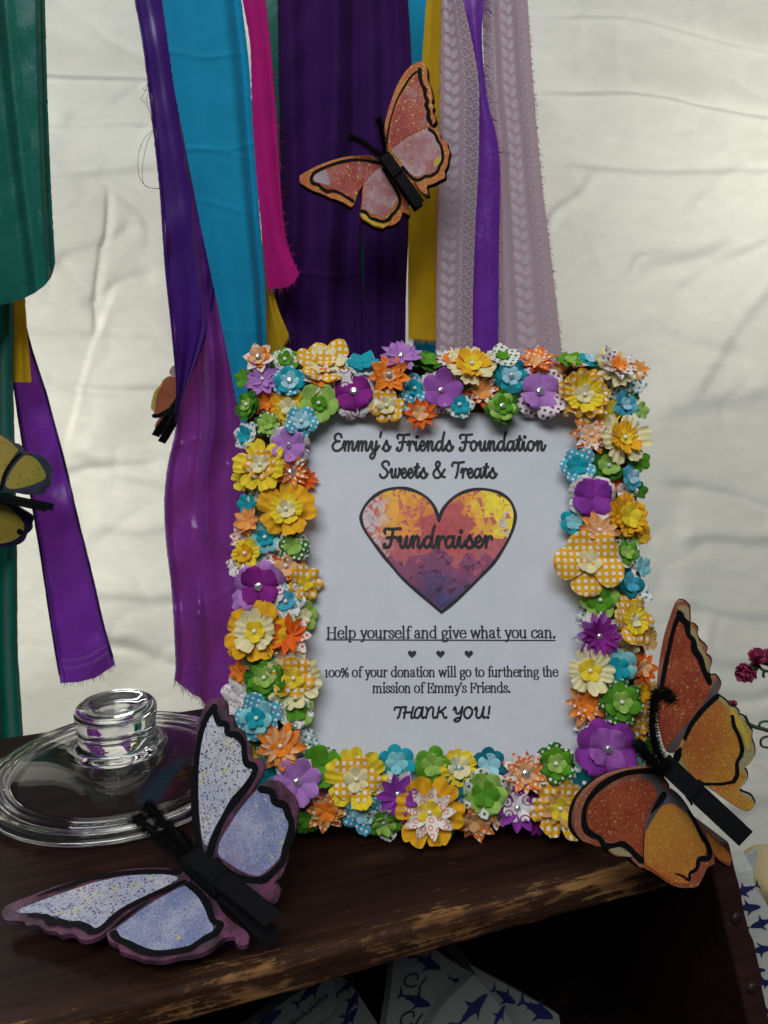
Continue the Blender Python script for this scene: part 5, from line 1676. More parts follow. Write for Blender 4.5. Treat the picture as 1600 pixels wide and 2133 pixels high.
# --- 2. blue and mauve butterfly lying on the crate
c2 = lambda x, y: (x / 2.424, 1430 + y / 2.424)
A2, B2, T2 = PZ(412, 1772, .030), PZ(577, 1867, .015), PY(456, 1454, .502)
b2 = thing('butterfly', 'large blue and mauve speckled butterfly leaning between the glass lid and the frame', 'butterfly', PZ(470, 1850, .014), GRPB)
RIM2 = speck('mauve_rim', (.032, .013, .023), (.15, .042, .092), (.075, .05, .066), [((.02, .012, .02), 700, .38, .5)], blotch=55)
WHT2 = speck('white_lilac_spatter', (.56, .555, .56), (.34, .35, .46), (.52, .51, .47), [((.10, .085, .19), 1050, .48, .60), ((.055, .04, .12), 480, .44, .45), ((.05, .03, .10), 560, .42, .40), ((.50, .44, .10), 260, .40, .16), ((.25, .02, .05), 500, .3, .05)], (0, 0, -1), (-.10, .0), mistk=1.2)
BLU2 = speck('blue_spatter', (.16, .19, .35), (.40, .40, .48), (.30, .17, .29), [((.10, .11, .24), 900, .46, .45), ((.42, .42, .52), 900, .40, .4), ((.50, .46, .14), 250, .38, .10)], blotch=26, mistk=1.3)
n2 = (B2 - A2).cross(T2 - A2)
plr = Plane(A2, n2)
ca3 = PZ(388, 1815, .020)
pll = Plane(ca3, (-.05, -.10, 1))
wing(b2, 'forewing', plr, c2, [(980, 830), (974, 700), (968, 560), (978, 400), (990, 270), (1010, 170), (1035, 95), (1065, 62), (1105, 58), (1140, 80), (1148, 120), (1150, 150), (1178, 156), (1182, 205), (1225, 225), (1240, 280), (1262, 300), (1268, 362), (1300, 366), (1330, 392), (1328, 440), (1305, 480), (1270, 530), (1220, 590), (1165, 680), (1130, 760), (1090, 860), (1030, 900)], RIM2,
     [(WHT2, [(1082, 142), (1060, 165), (1035, 230), (1015, 330), (1005, 450), (1005, 600), (1015, 720), (1032, 792), (1062, 795), (1090, 740), (1130, 640), (1190, 560), (1250, 480), (1280, 440), (1268, 405), (1235, 395), (1220, 350), (1215, 300), (1170, 250), (1140, 240), (1130, 190), (1105, 180)])],
     [([(1085, 105), (1040, 170), (1010, 280), (990, 420), (983, 560), (990, 700), (1008, 820)], 30), ([(1082, 105), (1108, 180), (1148, 190), (1152, 235), (1200, 245), (1233, 290), (1235, 340), (1247, 388), (1285, 402), (1283, 440), (1240, 510), (1180, 580), (1130, 660), (1085, 760), (1055, 870)], 28)], None, .0030)
wing(b2, 'hindwing', plr, c2, [(1085, 860), (1112, 790), (1150, 700), (1200, 620), (1260, 545), (1310, 500), (1350, 475), (1400, 478), (1430, 500), (1470, 540), (1500, 590), (1502, 660), (1490, 740), (1470, 790), (1452, 830), (1450, 880), (1420, 960), (1388, 985), (1400, 1005), (1415, 1035), (1405, 1080), (1380, 1095), (1340, 1070), (1290, 1035), (1230, 1000), (1180, 960), (1120, 910)], RIM2,
     [(BLU2, [(1110, 790), (1160, 700), (1220, 610), (1290, 530), (1322, 515), (1370, 545), (1400, 590), (1440, 610), (1455, 670), (1455, 740), (1430, 800), (1415, 860), (1370, 910), (1330, 945), (1290, 955), (1220, 930), (1150, 885), (1108, 850)])],
     [([(1318, 518), (1372, 532), (1390, 580), (1440, 600), (1460, 650), (1475, 690), (1465, 760), (1442, 820), (1430, 880), (1390, 925), (1340, 970), (1290, 976), (1200, 960), (1130, 915), (1100, 880)], 28)], None, .0030)
wing(b2, 'forewing', pll, c2, [(950, 945), (850, 915), (740, 912), (600, 930), (450, 960), (300, 1000), (180, 1045), (80, 1085), (25, 1115), (12, 1150), (30, 1180), (75, 1182), (120, 1186), (135, 1205), (180, 1200), (215, 1216), (230, 1230), (280, 1235), (310, 1255), (370, 1250), (410, 1280), (450, 1283), (500, 1265), (560, 1225), (640, 1152), (740, 1085), (850, 1025), (950, 995)], RIM2,
     [(WHT2, [(85, 1135), (200, 1085), (340, 1035), (480, 990), (620, 960), (760, 948), (840, 948), (900, 966), (850, 1000), (750, 1050), (650, 1110), (560, 1180), (480, 1235), (440, 1215), (380, 1190), (330, 1190), (290, 1160), (240, 1160), (190, 1140), (140, 1145)])],
     [([(900, 938), (760, 936), (600, 948), (450, 974), (300, 1020), (190, 1060)], [28, 26, 24, 24, 20, 8]), ([(140, 1152), (190, 1160), (230, 1165), (265, 1192), (300, 1190), (345, 1207), (390, 1205), (440, 1225), (470, 1245), (520, 1225), (600, 1150), (700, 1090), (820, 1032), (930, 987)], [10, 18, 26, 34, 28, 30, 28, 30, 30, 26, 24, 24, 24, 22])], None, .0030)
wing(b2, 'hindwing', pll, c2, [(950, 985), (850, 1035), (740, 1095), (640, 1175), (565, 1230), (540, 1250), (555, 1290), (600, 1310), (610, 1340), (680, 1360), (740, 1380), (830, 1380), (900, 1360), (980, 1350), (1060, 1320), (1120, 1270), (1180, 1260), (1190, 1290), (1220, 1305), (1250, 1295), (1258, 1260), (1235, 1230), (1180, 1190), (1120, 1130), (1080, 1060), (1010, 990)], RIM2,
     [(BLU2, [(930, 1008), (840, 1052), (740, 1112), (650, 1182), (590, 1230), (600, 1265), (650, 1290), (720, 1320), (820, 1335), (900, 1320), (980, 1295), (1040, 1260), (1075, 1225), (1065, 1180), (1040, 1110), (990, 1040)])],
     [([(950, 1000), (1010, 1050), (1050, 1110), (1075, 1180), (1112, 1200), (1090, 1240), (1040, 1268), (1000, 1292), (960, 1320), (880, 1340), (790, 1350), (710, 1336), (650, 1306), (600, 1285), (575, 1255)], 26)], None, .0030)
clothespin(b2, PZ(395, 1787, .031), PZ(572, 1938, .021), (.25, -.45, 1), .0125)
antenna(b2, [PZ(404, 1806, .028), PZ(372, 1770, .032), PZ(330, 1740, .036), PZ(284, 1702, .040)], .0046, 2000, 5)
antenna(b2, [PZ(412, 1796, .030), PZ(380, 1750, .036), PZ(340, 1712, .040), PZ(306, 1675, .046)], .0046, 2000, 6)

# --- 3. orange butterfly clipped at the front right corner
c3 = lambda x, y: (1160 + x / 3.184, 1230 + y / 3.184)
C3 = PY(*c3(960, 1370), .462)
b3 = thing('butterfly', 'large orange and yellow butterfly clipped at the front right corner of the crate', 'butterfly', C3, GRPB)
RIM3 = speck('orange_grey_rim', (.27, .050, .020), (.32, .125, .075), None, [((.50, .36, .06), 460, .38, .3)])
RIM3Y = speck('yellow_grey_rim', (.42, .30, .06), (.30, .26, .16), None, [((.03, .03, .02), 700, .35, .3)])
RED3 = speck('brick_red_spatter', (.25, .030, .014), (.33, .060, .022), None, [((.46, .20, .04), 1250, .46, .50), ((.48, .26, .05), 620, .40, .25), ((.50, .32, .06), 330, .30, .10)], mistk=.8)
ORY3 = speck('orange_yellow_spatter', (.42, .11, .022), (.52, .34, .030), (.48, .22, .035), [((.52, .38, .05), 560, .42, .35), ((.30, .05, .02), 900, .45, .40), ((.40, .20, .03), 1300, .45, .4)], (1, 0, 0), (-.005, .055))
ORR3 = speck('orange_red_spatter', (.40, .055, .018), (.50, .20, .026), None, [((.50, .26, .04), 1250, .46, .45), ((.52, .33, .05), 560, .44, .38), ((.50, .34, .05), 300, .30, .14)], (0, 0, 1), (-.075, -.02), mistk=.9)
YEL3 = speck('plain_yellow_band', (.55, .36, .02), (.50, .38, .08), None, [], (0, 0, -1), (-.06, -.03), mistk=.4)
GRY3 = speck('charcoal_shading', (.07, .06, .065), (.13, .11, .12), None, [])
plr, pll = Plane(C3, (-.20, -1, .10)), Plane(C3 + Vector((0, -.002, 0)), (.22, -1, .22))
wing(b3, 'forewing', plr, c3, [(720, 1060), (690, 950), (668, 850), (668, 750), (672, 600), (690, 450), (715, 320), (745, 220), (780, 120), (802, 78), (836, 72), (865, 90), (880, 110), (883, 160), (886, 222), (915, 232), (935, 256), (930, 300), (955, 340), (995, 380), (990, 430), (1020, 452), (1025, 490), (1010, 540), (1022, 575), (1060, 575), (1088, 625), (1060, 690), (1000, 745), (920, 840), (850, 950), (790, 1070)], RIM3,
     [(GRY3, [(1062, 590), (1080, 625), (1052, 690), (990, 745), (910, 840), (840, 950), (780, 1060), (730, 1050), (800, 960), (900, 840), (990, 720), (1030, 640)]),
      (RED3, [(815, 205), (790, 260), (760, 360), (730, 480), (705, 600), (680, 740), (672, 850), (690, 940), (722, 1030), (790, 960), (860, 870), (930, 760), (1000, 680), (1015, 650), (1005, 610), (985, 570), (960, 500), (925, 440), (895, 380), (885, 320), (860, 290), (850, 240)]),
      (RIM3Y, [(800, 110), (850, 100), (876, 130), (880, 225), (910, 250), (950, 350), (985, 420), (1010, 480), (1005, 560), (990, 540), (975, 480), (930, 380), (890, 290), (865, 230), (845, 160), (812, 130)])],
     [([(822, 150), (795, 195), (770, 270), (745, 380), (715, 520), (690, 660)], 27), ([(812, 150), (832, 190), (862, 222), (872, 290), (905, 330), (912, 390), (950, 450), (972, 520), (997, 570), (1012, 608)], 38), ([(1058, 700), (960, 790), (890, 880), (845, 975)], [34, 30, 26, 16])], (14, 2), .004)
wing(b3, 'hindwing', plr, c3, [(800, 1060), (850, 965), (930, 855), (1000, 765), (1055, 700), (1090, 715), (1130, 745), (1160, 780), (1200, 796), (1210, 830), (1248, 850), (1260, 890), (1293, 930), (1290, 980), (1310, 1040), (1310, 1100), (1280, 1150), (1245, 1180), (1262, 1215), (1256, 1270), (1212, 1320), (1230, 1350), (1290, 1375), (1310, 1410), (1300, 1440), (1260, 1462), (1200, 1440), (1120, 1390), (1040, 1332), (960, 1290), (890, 1260), (820, 1180)], RIM3Y,
     [(ORY3, [(850, 1000), (920, 880), (1000, 790), (1060, 730), (1110, 760), (1150, 810), (1170, 870), (1190, 930), (1215, 990), (1225, 1060), (1200, 1120), (1190, 1200), (1170, 1255), (1100, 1275), (1000, 1285), (940, 1275), (880, 1200), (838, 1130), (828, 1060)]),
      (ORY3, [(1010, 1300), (1100, 1290), (1180, 1270), (1230, 1200), (1250, 1225), (1200, 1310), (1222, 1355), (1285, 1380), (1303, 1412), (1290, 1440), (1258, 1454), (1200, 1432), (1120, 1382)]),
      (YEL3, [(1140, 765), (1200, 825), (1240, 895), (1268, 975), (1275, 1060), (1255, 1040), (1230, 960), (1190, 900), (1160, 840)])],
     [([(1162, 830), (1175, 900), (1205, 960), (1227, 1040), (1220, 1090), (1195, 1140), (1195, 1220), (1172, 1262)], 25), ([(1172, 1266), (1080, 1282), (950, 1278)], [22, 20, 18]), ([(1055, 706), (960, 800), (890, 890), (850, 985)], [20, 26, 26, 14]), ([(818, 1045), (800, 1085), (792, 1115)], [22, 52, 44])], (18, 6), .004)
wing(b3, 'forewing', pll, c3, [(740, 1280), (650, 1180), (560, 1175), (450, 1195), (350, 1225), (270, 1270), (190, 1340), (145, 1410), (122, 1490), (118, 1560), (130, 1610), (170, 1660), (220, 1680), (270, 1700), (330, 1705), (350, 1735), (400, 1765), (490, 1770), (510, 1800), (572, 1842), (576, 1750), (574, 1650), (582, 1540), (612, 1450), (665, 1380), (725, 1330)], RIM3,
     [(GRY3, [(640, 1210), (700, 1290), (720, 1330), (660, 1385), (610, 1455), (580, 1560), (572, 1680), (555, 1770), (530, 1740), (560, 1560), (590, 1460), (640, 1370), (620, 1270), (560, 1245)]),
      (RED3, [(600, 1255), (500, 1265), (400, 1295), (300, 1340), (235, 1390), (205, 1450), (205, 1540), (230, 1590), (290, 1615), (330, 1650), (400, 1665), (450, 1700), (510, 1735), (555, 1760), (570, 1680), (575, 1560), (600, 1460), (640, 1390), (660, 1340)]),
      (RIM3Y, [(335, 1690), (370, 1740), (420, 1758), (488, 1765), (505, 1740), (440, 1712), (390, 1690)])],
     [([(700, 1215), (640, 1192), (540, 1195), (430, 1215), (320, 1270), (240, 1340), (190, 1420), (176, 1500), (190, 1580), (240, 1622), (282, 1640), (320, 1692), (380, 1690), (430, 1680), (470, 1702), (510, 1742), (555, 1785)], 34), ([(700, 1352), (660, 1412), (614, 1475)], [44, 36, 5])], (-4, 16), .004)
wing(b3, 'hindwing', pll, c3, [(740, 1310), (800, 1345), (850, 1405), (890, 1470), (950, 1550), (1040, 1640), (1110, 1700), (1150, 1750), (1156, 1800), (1140, 1826), (1090, 1800), (1050, 1765), (1045, 1810), (1000, 1840), (970, 1900), (930, 1960), (870, 1970), (800, 1965), (740, 1940), (680, 1900), (620, 1860), (577, 1832), (574, 1700), (582, 1560), (622, 1440), (680, 1372)], RIM3,
     [(GRY3, [(740, 1320), (800, 1352), (850, 1412), (900, 1490), (950, 1570), (1000, 1650), (985, 1690), (930, 1600), (870, 1510), (790, 1440), (700, 1420), (640, 1500), (600, 1580), (590, 1560), (630, 1450), (690, 1370)]),
      (ORR3, [(700, 1422), (640, 1502), (592, 1600), (578, 1700), (582, 1800), (640, 1850), (720, 1910), (800, 1940), (870, 1935), (870, 1890), (900, 1850), (940, 1800), (985, 1740), (990, 1690), (960, 1660), (920, 1580), (880, 1510), (820, 1450), (760, 1412)]),
      (ORR3, [(985, 1600), (1040, 1652), (1105, 1708), (1142, 1755), (1146, 1800), (1090, 1785), (1050, 1750), (1020, 1700)])],
     [([(860, 1450), (910, 1530), (950, 1610), (990, 1670), (1010, 1730), (1000, 1772), (940, 1780), (925, 1840), (880, 1870), (870, 1915), (830, 1890), (780, 1872)], [14, 24, 28, 32, 36, 34, 32, 24, 22, 16, 14, 8]), ([(578, 1560), (570, 1680), (572, 1810)], [3, 5, 5])], (8, 26), .004)
clothespin(b3, PY(*c3(712, 1142), .455), PY(*c3(1228, 1620), .437), (-.15, -1, .3), .0120, .0075)
antenna(b3, [PY(*c3(730, 1160), .450), PY(*c3(660, 1060), .444), PY(*c3(632, 930), .440), PY(*c3(636, 800), .437), PY(*c3(650, 700), .434), PY(*c3(690, 668), .431), PY(*c3(730, 690), .430), PY(*c3(756, 735), .430)], .0036, 2300, 7)
antenna(b3, [PY(*c3(700, 1180), .450), PY(*c3(630, 1130), .442), PY(*c3(570, 1075), .436), PY(*c3(530, 1010), .431)], .0036, 1300, 8)

# --- 4. olive and navy butterfly at the left edge
c4 = lambda x, y: (x / 6.6625, 860 + y / 6.6625)
C4 = PY(*c4(0, 1130), .905)
b4 = thing('butterfly', 'olive yellow and navy butterfly clipped over the green strip at the left edge', 'butterfly', C4, GRPB)
NAV4 = speck('navy_grey_rim', (.006, .008, .030), (.055, .065, .078), None, [], (-1, 0, .7), (-.045, .055), mistk=.5)
OLV4 = speck('olive_spatter', (.38, .27, .045), (.24, .22, .020), None, [((.012, .014, .01), 300, .34, .26), ((.02, .03, .01), 620, .34, .2)], (1, 0, 0), (-.02, .06), mistk=.9)
pl4, pl5 = Plane(C4, (.1, -1, .15)), Plane(C4, (.1, -1, -.12))
wing(b4, 'forewing', pl4, c4, [(40, 1040), (60, 900), (120, 760), (230, 640), (330, 560), (335, 520), (310, 480), (262, 432), (200, 412), (110, 340), (60, 300), (0, 286), (-120, 290), (-260, 330), (-380, 430), (-400, 600), (-330, 800), (-200, 980), (-80, 1080)], NAV4,
     [(OLV4, [(20, 1000), (40, 880), (110, 730), (190, 610), (255, 520), (240, 490), (130, 390), (0, 310), (-140, 330), (-280, 400), (-340, 560), (-250, 800), (-120, 980)])],
     [([(20, 1060), (60, 880), (130, 740), (220, 630), (300, 560)], [52, 50, 46, 40, 28])], None, .004)
wing(b4, 'hindwing', pl4, c4, [(300, 548), (380, 540), (450, 580), (540, 580), (600, 615), (670, 680), (700, 740), (725, 790), (700, 870), (705, 960), (690, 1020), (640, 1050), (600, 1120), (420, 1140), (250, 1115), (50, 1080), (30, 980), (100, 800), (200, 660)], NAV4,
     [(OLV4, [(360, 590), (450, 610), (520, 660), (590, 760), (640, 870), (600, 930), (450, 1000), (300, 1040), (150, 1055), (80, 1000), (120, 880), (200, 750), (280, 650)])], [], None, .004)
wing(b4, 'hindwing', pl5, c4, [(-60, 1230), (150, 1250), (300, 1335), (460, 1445), (440, 1540), (446, 1600), (420, 1645), (370, 1690), (330, 1780), (250, 1830), (150, 1852), (60, 1872), (-100, 1885), (-300, 1850), (-380, 1650), (-300, 1400)], NAV4,
     [(OLV4, [(-40, 1280), (100, 1292), (200, 1370), (300, 1480), (342, 1560), (312, 1660), (220, 1750), (100, 1800), (-60, 1820), (-240, 1790), (-320, 1640), (-240, 1420)]),
      (BLK, [(278 + 44 * math.cos(a * .785), 1645 + 44 * math.sin(a * .785)) for a in range(8)])], [], None, .004)
clothespin(b4, PY(*c4(-420, 1085), .897), PY(*c4(698, 1318), .892), (0, -1, .1), .0082)

# --- 5. butterfly half hidden behind the purple satin
c5 = lambda x, y: (260 + x / 8, 720 + y / 8)
C5 = PY(*c5(830, 900), 1.02)
b5 = thing('butterfly', 'orange butterfly half hidden behind the large purple satin strip', 'butterfly', C5, GRPB)
RST5 = speck('rust_orange', (.28, .065, .020), (.32, .09, .03), None, [], mistk=.3)
YEL5 = speck('mustard_edge', (.40, .29, .05), (.42, .33, .12), None, [], mistk=.3)
pl = Plane(C5, (0, -1, .1))
wing(b5, 'hindwing', pl, c5, [(1300, 560), (1000, 500), (830, 508), (740, 505), (640, 570), (600, 650), (510, 750), (470, 850), (440, 980), (440, 1060), (480, 1090), (492, 1180), (520, 1205), (680, 1165), (830, 1030), (1100, 900)], YEL5,
     [(RST5, [(1250, 580), (1000, 530), (830, 520), (745, 520), (660, 580), (610, 680), (550, 790), (520, 900), (505, 1030), (495, 1120), (560, 1140), (680, 1090), (830, 980), (1080, 860)])],
     [([(488, 1170), (560, 1168), (680, 1110), (830, 1000), (1080, 880)], 60)])
wing(b5, 'wing_tail', pl, c5, [(900, 1030), (820, 1060), (680, 1160), (580, 1200), (530, 1270), (500, 1350), (520, 1390), (562, 1370), (640, 1250), (830, 1090), (920, 1080)], RST5, [], [])
wing(b5, 'forewing', pl, c5, [(1200, 300), (900, 310), (820, 330), (770, 370), (745, 460), (820, 512), (1000, 520), (1300, 540)], speck('grey_pink_tip', (.32, .22, .20), (.36, .08, .07), None, [], mistk=.3), [], [])
clothespin(b5, PY(*c5(1010, 830), 1.0), PY(*c5(560, 1560), 1.0), (.9, -.5, .3), .012)

# ------------------------------------------------------------------ paper bags printed with sharks
BAGP = NT('white_kraft_paper', .75, .3)
nb1 = BAGP.noise(BAGP.scale(30), 1.0, 5, .65, .5)
BAGP.color(BAGP.mix(BAGP.rng(nb1, .3, .7), (.50, .51, .47), (.62, .62, .57)))
nr_ = BAGP.bump(nb1, .5, .004)
BAGP.translucent((.6, .6, .54), .22)
BAGP = BAGP.m
NAVY = plain('navy_print', (.012, .016, .075), .7, .2)
SHARK = [(1, 0), (.8, .13), (.55, .20), (.30, .24), (.20, .30), (.02, .62), (.02, .26), (-.30, .15), (-.42, .20), (-.45, .11), (-.72, .07), (-1.06, .48), (-.92, .06), (-1.02, -.26), (-.74, -.03), (-.45, -.06), (-.50, -.16), (-.30, -.10), (-.05, -.17), (.12, -.21), (-.02, -.55), (.30, -.27), (.60, -.18), (.86, -.10)]


BAGP2 = plain('grey_shaded_kraft', (.20, .20, .185), .8, .2, .4, 30, .08)  # darker copy of the kraft paper, shade inside the crate put into its colour


def bag(name, label, pl, P, sharks, depth=.018, m=BAGP, texts=(), group='paper bags printed with sharks'):
    o0 = PP(*P[0], pl.o, pl.n)
    V, F = [], []
    Q = [pl.uv(*p) for p in P]
    slab(pl, Q, -depth, 0, V, F, 1)
    o = tag(mk(name, V, F, m, loc=o0, smooth=False), label, 'paper bag', group)
    sc = math.dist(pl.uv(*P[0]), pl.uv(P[0][0] + 100, P[0][1])) / 100
    V, F = [], []
    for (x, y, L, ang, flip) in sharks:
        c0 = pl.uv(x, y)
        ca4, sa4 = math.cos(R(ang)), math.sin(R(ang))
        pts = []
        for sx, sy in SHARK:
            sx, sy = sx * L / 2 * sc, sy * L / 2 * sc * flip
            pts.append((c0[0] + sx * ca4 - sy * sa4, c0[1] + sx * sa4 + sy * ca4))
        pts = [p for p in pts]
        b = len(V)
        V += [pl.to3(p[0], p[1], .0010) for p in pts]
        F.append(tuple(range(b, b + len(pts))))
    if F:
        mk('shark_print', V, F, NAVY, o, smooth=False)
    for (txt, x0, y0, x1, y1, xh, wd) in texts:
        a, b = Vector(pl.uv(x0, y0)), Vector(pl.uv(x1, y1))
        L = (b - a).length
        ex = (b - a) / L
        ey = Vector((-ex.y, ex.x))

        def f3(x, y, h=0, a=a, ex=ex, ey=ey):
            p = a + ex * x + ey * y
            return pl.to3(p.x, p.y, .0011 + h) - o0
        set_text('lettering', txt, SCRIPT2, 0, L, 0, xh * sc, 0, plain('black_print', (.012, .012, .014), .7), o, wd, to3f=f3)
    return o


SCRIPT2 = dict(SCRIPT)
SCRIPT2['h'] = (1.02, [[(.36, 1.9), (.26, 1.0), (.2, 0)], [(.22, .35), (.42, .88), (.58, .98), (.67, .8), (.59, .22), (.68, .01), (.86, .12)]])
SCRIPT2['k'] = (.98, [[(.36, 1.9), (.26, 1.0), (.2, 0)], [(.75, .95), (.5, .65), (.28, .48)], [(.38, .55), (.6, .2), (.8, .02), (.95, .15)]])
SCRIPT2['c'] = (.74, [[(.62, .8), (.45, 1.0), (.16, .85), (.06, .4), (.22, .02), (.5, .08), (.72, .5)]])
SCRIPT2['C'] = (1.3, [[(1.1, 1.2), (1.05, 1.6), (.7, 1.7), (.2, 1.2), (.05, .55), (.3, .02), (.8, .05), (1.15, .4)]])
SCRIPT2['l'] = (.6, [[(.5, 1.7), (.3, .9), (.2, .2), (.35, .0)]])
CD, CN = Vector((math.cos(YAW), math.sin(YAW), 0)), Vector((-math.sin(YAW), math.cos(YAW), 0))


def inpl(y, tilt=0.0):
    return Plane(CR0 + CN * y, Vector((-CN.x, -CN.y, tilt)))


r4 = lambda x, y: (500 + x / 2.2857, 1880 + y / 2.2857)
r7 = lambda x, y: (700 + x / 1.778, 1700 + y / 1.778)
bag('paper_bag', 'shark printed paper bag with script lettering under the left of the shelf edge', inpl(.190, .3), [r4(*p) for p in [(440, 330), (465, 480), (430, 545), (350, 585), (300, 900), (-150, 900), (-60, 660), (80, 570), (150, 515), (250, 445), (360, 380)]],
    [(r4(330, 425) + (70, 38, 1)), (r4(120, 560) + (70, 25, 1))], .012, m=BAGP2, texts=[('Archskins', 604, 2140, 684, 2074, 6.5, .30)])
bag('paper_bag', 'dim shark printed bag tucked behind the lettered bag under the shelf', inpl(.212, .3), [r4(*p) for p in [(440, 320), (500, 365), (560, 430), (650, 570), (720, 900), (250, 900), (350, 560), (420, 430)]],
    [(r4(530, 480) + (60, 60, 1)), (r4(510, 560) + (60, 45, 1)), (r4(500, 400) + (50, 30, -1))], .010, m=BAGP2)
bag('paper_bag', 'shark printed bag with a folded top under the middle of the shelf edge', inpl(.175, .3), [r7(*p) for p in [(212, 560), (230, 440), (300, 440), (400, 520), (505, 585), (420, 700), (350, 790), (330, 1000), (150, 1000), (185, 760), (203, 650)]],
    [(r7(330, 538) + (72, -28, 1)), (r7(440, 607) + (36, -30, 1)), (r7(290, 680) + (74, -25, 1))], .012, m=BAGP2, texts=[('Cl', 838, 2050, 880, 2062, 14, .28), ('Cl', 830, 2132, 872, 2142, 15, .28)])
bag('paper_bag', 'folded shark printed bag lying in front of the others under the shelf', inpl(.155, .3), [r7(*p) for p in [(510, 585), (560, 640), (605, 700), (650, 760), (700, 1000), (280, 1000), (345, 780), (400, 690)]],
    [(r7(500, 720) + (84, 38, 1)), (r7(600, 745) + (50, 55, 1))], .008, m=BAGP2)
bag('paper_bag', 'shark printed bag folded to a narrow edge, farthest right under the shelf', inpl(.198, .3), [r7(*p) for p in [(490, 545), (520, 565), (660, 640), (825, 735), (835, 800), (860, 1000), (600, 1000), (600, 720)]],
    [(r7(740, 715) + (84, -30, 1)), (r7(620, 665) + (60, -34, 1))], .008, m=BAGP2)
V, F = [], []
tube(V, F, [CR0 + (PP(*r7(390, 440), inpl(.22).o, inpl(.22).n) - CR0), PP(*r7(492, 566), inpl(.22).o, inpl(.22).n)], .006, 10, 2)
tag(mk('paper_roll', V, F, plain('grey_paper', (.10, .10, .11), .8), loc=V[0]), 'thin grey paper roll leaning behind the bags under the shelf', 'paper roll')
# large bag standing outside, right of the crate
r3 = lambda x, y: (1440 + x / 5.719, 1760 + y / 5.719)
plb = Plane(PY(1570, 1950, .64), (-.25, -1, .25))
bag('paper_bag', 'tall pale bag with navy sharks standing right of the crate', plb, [r3(*p) for p in [(300, 420), (440, 390), (560, 330), (740, 300), (745, 460), (770, 530), (860, 650), (980, 850), (1060, 1300), (1060, 2600), (200, 2600)]],
    [(r3(650, 530) + (62, 205, -1)), (r3(650, 745) + (64, 12, 1)), (r3(860, 920) + (62, 205, -1)), (r3(800, 1240) + (60, 16, -1)), (r3(740, 1490) + (52, 10, 1)), (r3(850, 1640) + (50, 12, 1)), (r3(560, 990) + (50, 10, 1)), (r3(860, 1960) + (46, -12, 1))], .05)
fl = bag('paper_flap', 'grey turned over flap of paper standing up behind the tall shark bag', Plane(PY(1550, 1800, .685), (-.1, -1, .2)), [r3(*p) for p in [(300, 420), (440, 270), (560, 180), (680, 110), (800, 48), (785, 130), (770, 190), (740, 350), (600, 500), (400, 560)]], [], .003,
         plain('grey_white_paper', (.36, .37, .38), .6, .3, .3, 60), group=None)
fl['category'] = 'paper flap'
# tan cloth bundle and a cardboard box at the very edge
SACK = plain('tan_cloth', (.40, .33, .17), .85, .2, .8, 70)
bm = bmesh.new()
bmesh.ops.create_icosphere(bm, subdivisions=4, radius=1.0)
cs = PY(1612, 1836, .74)
V = [cs + Vector((v.co.x * .034, v.co.y * .04, v.co.z * .033)) * (1 + .12 * noise.noise(v.co * 1.6 + Vector((3, 1, 2)))) for v in bm.verts]
F = [tuple(v.index for v in f.verts) for f in bm.faces]
bm.free()
tag(mk('cloth_bundle', V, F, SACK, loc=cs), 'rounded tan cloth bundle behind the tall shark bag at the right edge', 'cloth bundle')
V, F = [], []
M = Matrix.Translation(PY(1618, 1884, .74)) @ Matrix.Rotation(.2, 4, 'Z')
boxv(V, F, M, -.015, .10, -.05, .03, -.2, 0)
tag(bevel(mk('cardboard_box', V, F, plain('brown_cardboard', (.28, .13, .05), .8, .2, .2, 120), loc=M.translation, smooth=False), .002), 'brown cardboard box under the tan cloth bundle at the right edge', 'box')

# ------------------------------------------------------------------ carnations at the right edge
PINK = plain('carnation_pink', (.36, .04, .12), .7, .3, .4, 300, .2)
STEM = plain('stem_green', (.030, .055, .012), .6, .4, .3, 200)
rc = random.Random(5)


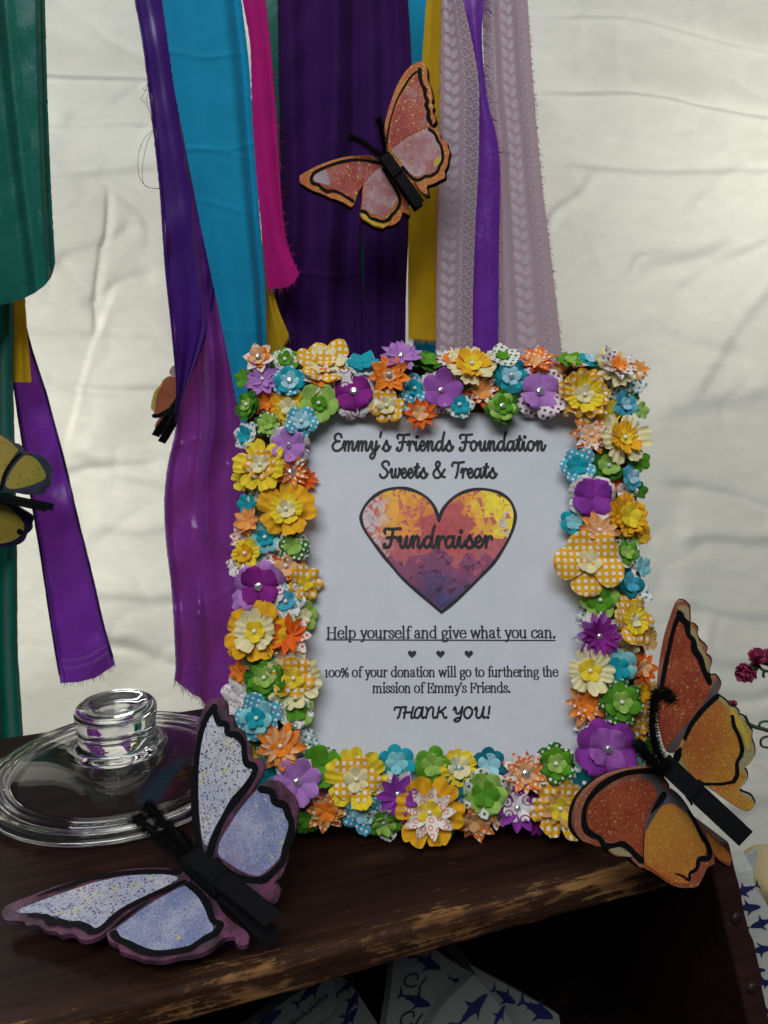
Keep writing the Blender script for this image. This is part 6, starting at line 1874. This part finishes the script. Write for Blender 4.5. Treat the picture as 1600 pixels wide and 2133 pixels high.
def carnation(label, head, rad, stem, dirv, extra=()):
    h = PY(*head, .80)
    root = thing('carnation', label, 'flower', h, 'pink carnations at the right edge')
    V, F = [], []
    q = Vector((0, 0, 1)).rotation_difference(Vector(dirv).normalized())
    for k in range(5):
        v, f = petals(5, rad * (1 - .13 * k), 'f', .35 + .38 * k, rc)
        M = Matrix.LocRotScale(h + q @ Vector((0, 0, rad * .12 * k)), q, None)
        b = len(V)
        for a in v:
            p = M @ Vector(a)
            V.append(p + Vector((noise.noise(p * 160), noise.noise(p * 160 + Vector((5, 5, 5))), noise.noise(p * 160 + Vector((9, 1, 5))))) * rad * .14)
        F += [tuple(b + i for i in a) for a in f]
    mk('petals', V, F, PINK, root)
    V, F = [], []
    back = h - Vector(dirv).normalized() * rad * 1.2
    tube(V, F, [h, (h + back) / 2, back] + [PY(*p, .80) for p in stem], lambda t: (.0052 if t < .32 else .0016), 8, 5)
    for pts in extra:
        tube(V, F, [PY(*p, .80) for p in pts], .0015, 6, 6)
    mk('stem', V, F, STEM, root)


carnation('pink carnation hanging lowest, nearest the orange butterfly wing', (1561, 1396), .0115, [(1590, 1396), (1620, 1402), (1690, 1425)], (-.75, -.45, -.25), [[(1592, 1400), (1590, 1404), (1591, 1411)]])
carnation('pink carnation bloom topmost in the cluster at the right edge', (1577, 1370), .0095, [(1600, 1385), (1630, 1400), (1690, 1430)], (-.3, -.6, .6))
carnation('pink carnation bloom cut by the right edge of the photo', (1602, 1368), .0095, [(1612, 1390), (1640, 1405), (1690, 1432)], (.1, -.7, .5))
carnation('tiny pink carnation bud peeping out behind the orange butterfly wing', (1525, 1467), .0040, [(1515, 1490), (1512, 1520)], (.4, -.5, .6))
root = thing('curly_stem', 'green curly leaved stem without a bloom reaching behind the orange butterfly', 'stem', PY(1575, 1515, .79))
V, F = [], []
tube(V, F, [PY(*p, .79) for p in [(1552, 1505), (1572, 1514), (1600, 1522), (1660, 1545)]], .0022, 8, 5)
mk('stalk', V, F, STEM, root)
for pts in ([(1583, 1516), (1582, 1508), (1590, 1503), (1604, 1504), (1625, 1516)], [(1622, 1536), (1600, 1534), (1586, 1540), (1586, 1553), (1598, 1557), (1616, 1552)], [(1563, 1510), (1557, 1501), (1553, 1491)], [(1556, 1510), (1546, 1512), (1540, 1520)]):
    V, F = [], []
    tube(V, F, [PY(*p, .79) for p in pts], .0013, 6, 6)
    mk('leaf', V, F, STEM, root)
